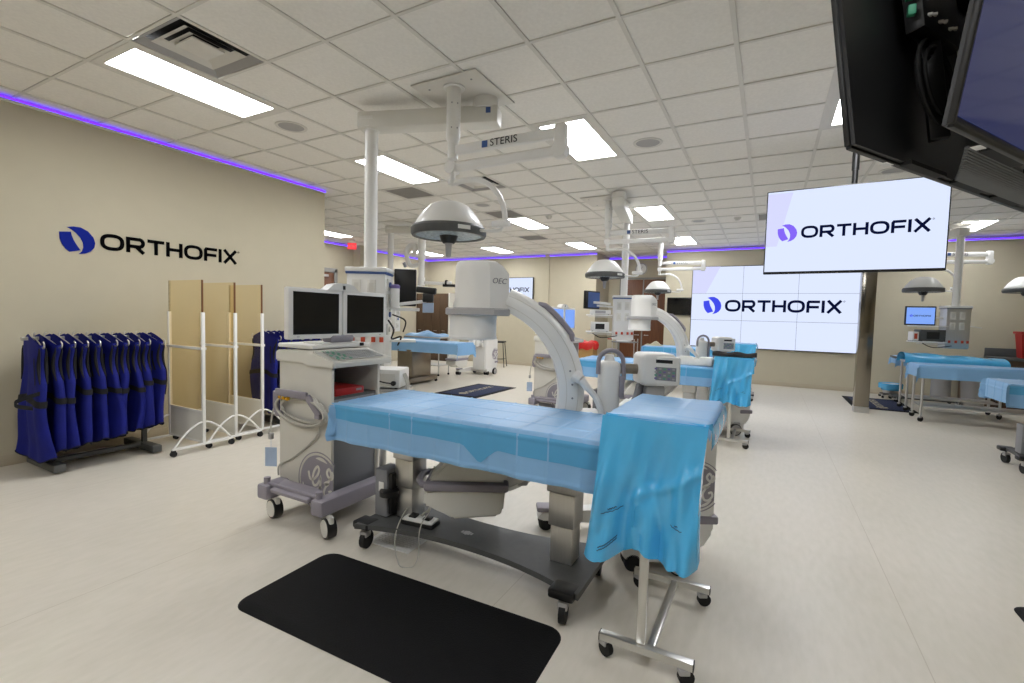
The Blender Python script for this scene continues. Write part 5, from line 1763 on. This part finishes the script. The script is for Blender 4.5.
# basin with blue liner below the near sheet
t = thing('kick_bucket', 'low rolling bucket with a blue liner seen under the nearest blue sheet', 'bucket', (3.55, 1.72, 0))
b = MB(); b.lathe([(0, .13), (.12, .13), (.17, .42), (.18, .425), (.185, .42)], seg=28); b.build('pail', M['steel'], t)
b = MB(); b.lathe([(.15, .20), (.172, .40), (.188, .435), (.20, .42), (.195, .30)], seg=40)
for v in b.bm.verts:
    a = math.atan2(v.co.y, v.co.x); v.co.x *= 1 + .03 * sin(9 * a); v.co.y *= 1 + .03 * sin(7 * a); v.co.z += .012 * sin(8 * a)
b.build('liner', M['poly'], t)
b = MB()
for k in range(4):
    a = PI / 4 + k * PI / 2
    b.bar((0, 0, .11), (.22 * cos(a), .22 * sin(a), .08), .03, .03, .004)
b.build('frame', M['base_dk'], t)
for k in range(4):
    a = PI / 4 + k * PI / 2
    caster(t, .22 * cos(a), .22 * sin(a), .03, .02, rz=a)

# far pendant
pf, ef, yf, Df, Wf = pendant('far white pendant arm and poles over the table on the stainless pedestal', (-.30, 5.95), (-.92, 5.55), rad(20), z_top=1.75, z_bot=1.1)
t = thing('boom_arm', 'white boom column with a low arm reaching behind the nearest imaging head', 'boom', (-.30, 5.75, H))
b = MB(); b.cyl((0, 0, 0), (0, 0, -.75), .075, seg=24); b.cyl((0, 0, -.75), (0, 0, -1.12), .06, seg=24); b.cyl((0, 0, -1.1), (0, 0, -1.26), .075, seg=24); b.build('column', M['white'], t)
b = MB(); b.bar((0, 0, -1.2), (.42, .18, -1.21), .07, .06, .015); b.bar((.42, .18, -1.21), (.56, .24, -1.2), .10, .08, .02); b.build('low_arm', M['white'], t)
b = MB(); b.bar((.42, .15, -1.25), (.68, .26, -1.25), .09, .05, .01); b.cyl((.46, .18, -1.20), (.49, .19, -1.2), .06); b.build('joint', M['black'], t)
b = MB(); b.tube(smooth2([(-.05, -.02, -.85), (-.22, -.08, -.86), (-.30, -.10, -.60), (-.20, -.08, -.46), (-.12, -.05, -.52), (-.16, -.06, -.70)], 5), .045, 10); b.build('cable_hood', M['white'], t)

# brown cabinets along the back wall
for k in range(4):
    t = thing('storage_cabinet', ['tall brown cabinet in the far corner, first of four', 'tall brown cabinet second from the far corner', 'tall brown cabinet third from the far corner', 'tall brown cabinet at the open end of the far row, nearest the small screen'][k], 'cabinet', (-4.18 + .36 * k + .18 - .12, 10.7, 0), 0, 'tall brown cabinets')
    t.location.x = -4.13 + .312 * k
    b = MB(); b.box((0, .0, 1.06), (.308, .56, 2.12), bev=.003); b.build('carcass', M['brown'], t, smooth=False)
    b = MB(); b.box((0, -.288, 1.50), (.30, .016, 1.20), bev=.002); dr = b.build('door', M['brown'], t)
    b = MB(); b.bar((-.06, -.31, .95), (.06, -.31, .95), .012, .012, .003); b.build('handle', M['chrome'], dr)
    b = MB(); b.box((0, -.288, .47), (.30, .016, .80), bev=.002); dr = b.build('drawer_front', M['brown'], t)
    b = MB(); b.bar((-.06, -.31, .80), (.06, -.31, .80), .012, .012, .003); b.build('handle', M['chrome'], dr)
b = MB(); b.box((-3.0, 10.7, 1.07), (.04, .58, 2.14)); tag(b.build('end_panel', M['offw']), 'cream end panel closing the row of tall brown cabinets', 'panel')

t = thing('stool', 'black framed stool standing by the far beige wall', 'stool', (-1.05, 10.2, 0), .3)
b = MB(); b.box((0, 0, .72), (.36, .34, .05), bev=.015); b.build('seat', M['black'], t)
for x in (-1, 1):
    for y in (-1, 1):
        b = MB(); b.tube([(x * .14, y * .13, .70), (x * .2, y * .19, 0)], .012, 8); b.build('leg', M['black'], t)
b = MB(); b.bar((-.18, -.17, .22), (.18, -.17, .22), .012, .012); b.bar((-.18, .17, .22), (.18, .17, .22), .012, .012); b.build('rung', M['black'], t)

# ================================================================== THINGS BEFORE THE DOUBLE DOOR
t = thing('waste_box', 'cardboard waste box with a bulging red bag, by the wall beside the double door', 'waste box', (1.62, 10.2, 0))
b = MB(); b.box((0, 0, .38), (.42, .38, .76), bev=.004); b.build('box', M['kraft'], t)
b = MB(); b.lathe([(.0, .84), (.10, .86), (.2, .87), (.26, .83), (.285, .76), (.27, .66), (.24, .66)], seg=32)
for v in b.bm.verts:
    a = math.atan2(v.co.y, v.co.x); v.co.x *= 1 + .06 * sin(7 * a); v.co.y *= .92 + .06 * sin(5 * a); v.co.z += .02 * sin(6 * a)
b.build('bag', M['redbag'], t)
t = thing('utility_cart', 'small grey utility cart with white supplies in front of the double door', 'cart', (2.42, 10.9, 0))
for z in (.35, .86):
    b = MB(); b.box((0, 0, z), (.62, .42, .03), bev=.004); b.build('shelf', M['panel'], t)
for x in (-.29, .29):
    for y in (-.19, .19):
        b = MB(); b.cyl((x, y, .06), (x, y, .95), .014); b.build('leg', M['steel'], t)
        caster(t, x, y, .03, .02, fork=False)
b = MB(); b.cyl((-.30, -.19, .93), (-.42, -.19, .93), .016); b.build('red_grip', M['redp'], t)
t = thing('supply_box', 'white supply box on the utility cart before the double door', 'box', (2.40, 10.86, .875))
b = MB(); b.box((0, 0, .11), (.34, .26, .22), bev=.008); b.build('carton', M['white'], t)
b = MB(); b.box((0, -.131, .11), (.16, .003, .1)); b.build('label_patch', M['tag'], t)
t = thing('cart_basin', 'dark basin on the lower shelf of the utility cart', 'basin', (2.45, 10.86, .365))
b = MB(); b.lathe([(0, 0), (.12, 0), (.17, .1), (.175, .1), (.165, .09), (.11, .01), (0, .01)], seg=24); b.build('bowl', M['base_dk'], t)
t = thing('glove_bundle', 'pale crumpled cloth lying on the farthest draped table', 'cloth', (3.62, 8.75, .914))
b = MB(); b.sheet(18, 12, lambda a, c: Vector((-.2 + .4 * a, -.1 + .2 * c, .07 * sin(PI * a) * sin(PI * c) * (1 + .5 * sin(9 * a + 4 * c)) + .002))); b.build('cloth', M['gold'], t, fix=False, ang=80)
t = thing('blue_basin', 'shallow blue wrapped basin on the farthest table near the video wall', 'basin', (4.85, 8.95, .914))
b = MB(); b.lathe([(0, .0), (.12, 0), (.16, .07), (.24, .09), (.23, .10), (.15, .085), (0, .08)], seg=28); b.build('bowl', M['poly'], t)

# ================================================================== DIM FAR CORNER ON THE OTHER SIDE
def back_table(label, x, y, w_, d_, h_, n='instrument_table'):
    t = thing(n, label, 'table', (x, y, 0))
    b = MB(); b.box((0, 0, h_ - .02), (w_, d_, .03), bev=.004); b.build('tabletop', M['steel'], t)
    b = MB(); b.box((0, 0, .24), (w_ - .06, d_ - .06, .02), bev=.003); b.build('lower_shelf', M['steel'], t)
    for sx in (-1, 1):
        for sy in (-1, 1):
            b = MB(); b.cyl((sx * (w_ / 2 - .03), sy * (d_ / 2 - .03), .1), (sx * (w_ / 2 - .03), sy * (d_ / 2 - .03), h_ - .03), .018); b.build('leg', M['steel'], t)
            caster(t, sx * (w_ / 2 - .03), sy * (d_ / 2 - .03), .04, .025, rz=.6)
    return t
back_table('long steel instrument table with shiny legs under a blue sheet, in the dim corner', 8.72, 8.0, 1.7, .55, .88)
drape('surgical_drape', 'blue sheet with drooping corners over the long steel legged instrument table', 7.84, 9.60, 7.70, 8.30, .885, .2, .2, .19, .18, nx=70, ny=44, seed=9, grp='blue table drapes', tail=.5)
back_table('steel table behind the long one, carrying a thick folded blue sheet', 8.52, 9.0, 1.25, .5, .88, 'prep_table')
t = thing('sheet_bundle', 'thick folded blue sheet bundle on the table behind the long instrument table', 'drape', (8.52, 9.0, .882))
b = MB()
b.sheet(44, 20, lambda a, c: Vector((-.66 + 1.32 * a, .30 * cos(PI * c) * -1, .135 * sin(PI * c) ** .45 * (1 - .35 * a) + .008 * sin(17 * a + 6 * c) - .04 * (1 - sin(PI * c)) )))
b.build('cloth', M['poly'], t, fix=False, ang=80)
t = thing('power_column_table', 'third draped table on dark castors beneath the far logo monitor', 'table', (8.45, 10.1, 0))
b = MB(); b.box((0, 0, .86), (1.0, .5, .04), bev=.006); b.build('tabletop', M['base_dk'], t)
b = MB(); b.cyl((.25, 0, .1), (.25, 0, .84), .15, .14, seg=24); b.build('column', M['grey'], t)
b = MB(); b.box((0, 0, .09), (1.0, .3, .05), bev=.01); b.bar((-.45, -.25, .085), (-.45, .25, .085), .07, .05, .008); b.bar((.45, -.25, .085), (.45, .25, .085), .07, .05, .008); b.build('base', M['base_dk'], t)
for x in (-.45, .45):
    for y in (-.24, .24):
        caster(t, x, y, .035, .03)
drape('surgical_drape', 'blue sheet on the dark castored table beneath the far logo monitor', 7.98, 8.92, 9.86, 10.36, .885, .17, .15, .14, .12, nx=50, ny=34, seed=12, grp='blue table drapes', tail=.3)
t = thing('kick_bucket', 'low rolling bucket with a blue liner by the far wall behind the mat', 'bucket', (8.02, 10.5, 0))
b = MB(); b.lathe([(0, .10), (.12, .10), (.16, .28), (.17, .285)], seg=24); b.build('pail', M['steel'], t)
b = MB(); b.lathe([(.15, .16), (.172, .27), (.19, .30), (.205, .29), (.2, .2)], seg=32); b.build('liner', M['poly'], t)
b = MB()
for k in range(4):
    a = PI / 4 + k * PI / 2
    b.bar((0, 0, .085), (.2 * cos(a), .2 * sin(a), .07), .03, .025, .004)
b.build('frame', M['base_dk'], t)
for k in range(4):
    a = PI / 4 + k * PI / 2
    caster(t, .2 * cos(a), .2 * sin(a), .026, .02, rz=a)
t = thing('waste_bin', 'pale grey tapered bin under the far draped tables', 'bin', (9.12, 9.95, 0))
b = MB(); b.lathe([(0, 0), (.15, 0), (.19, .58), (.205, .6), (.205, .63), (.19, .63), (.18, .60), (0, .58)], seg=28); b.build('pail', M['grey'], t)
t = thing('base_cabinet', 'brown base cabinet with a dark counter in the far dim corner', 'cabinet', (10.35, 10.62, 0))
b = MB(); b.box((0, 0, .44), (1.6, .6, .88), bev=.004); b.build('carcass', M['brown'], t)
for k in range(3):
    b = MB(); b.box((-.53 + .53 * k, -.308, .42), (.5, .016, .74), bev=.003); dr = b.build('door', M['brown'], t)
    b = MB(); b.bar((-.53 + .53 * k + .16, -.33, .66), (-.53 + .53 * k + .16, -.33, .74), .012, .012, .003); b.build('handle', M['chrome'], dr)
b = MB(); b.box((0, 0, .905), (1.66, .66, .05), bev=.006); b.box((0, .3, 1.0), (1.66, .03, .18), bev=.004); b.build('counter', M['base_dk'], t)
t = thing('sharps_bin', 'red sharps bin on the dark counter at the picture edge', 'bin', (10.05, 10.5, .93))
b = MB()
rg = [[b.bm.verts.new((sx * w_, sy * d_, z)) for sx, sy in ((-1, -1), (1, -1), (1, 1), (-1, 1))] for w_, d_, z in ((.17, .13, 0), (.21, .16, .46))]
for k in range(4):
    b.bm.faces.new((rg[0][k], rg[0][(k + 1) % 4], rg[1][(k + 1) % 4], rg[1][k]))
b.bm.faces.new(rg[0][::-1]); b.bm.faces.new(rg[1])
bmesh.ops.bevel(b.bm, geom=list(b.bm.edges), offset=.015, segments=2, affect='EDGES')
b.build('bin_body', M['redp'], t)
b = MB(); b.box((0, 0, .475), (.46, .36, .04), bev=.01); b.build('lid', M['redp'], t)
b = MB(); b.box((.02, -.152, .26), (.12, .004, .13), rx=-.06); b.build('label_patch', M['white'], t)
t = thing('storage_tub', 'olive brown tub cabinet on the floor behind the long instrument table', 'cabinet', (9.45, 10.6, 0))
b = MB(); b.box((0, 0, .33), (.6, .5, .66), bev=.01); b.build('carcass', M['brown'], t)
b = MB(); b.box((0, 0, .68), (.64, .54, .04), bev=.008); b.build('lid', M['brown'], t)
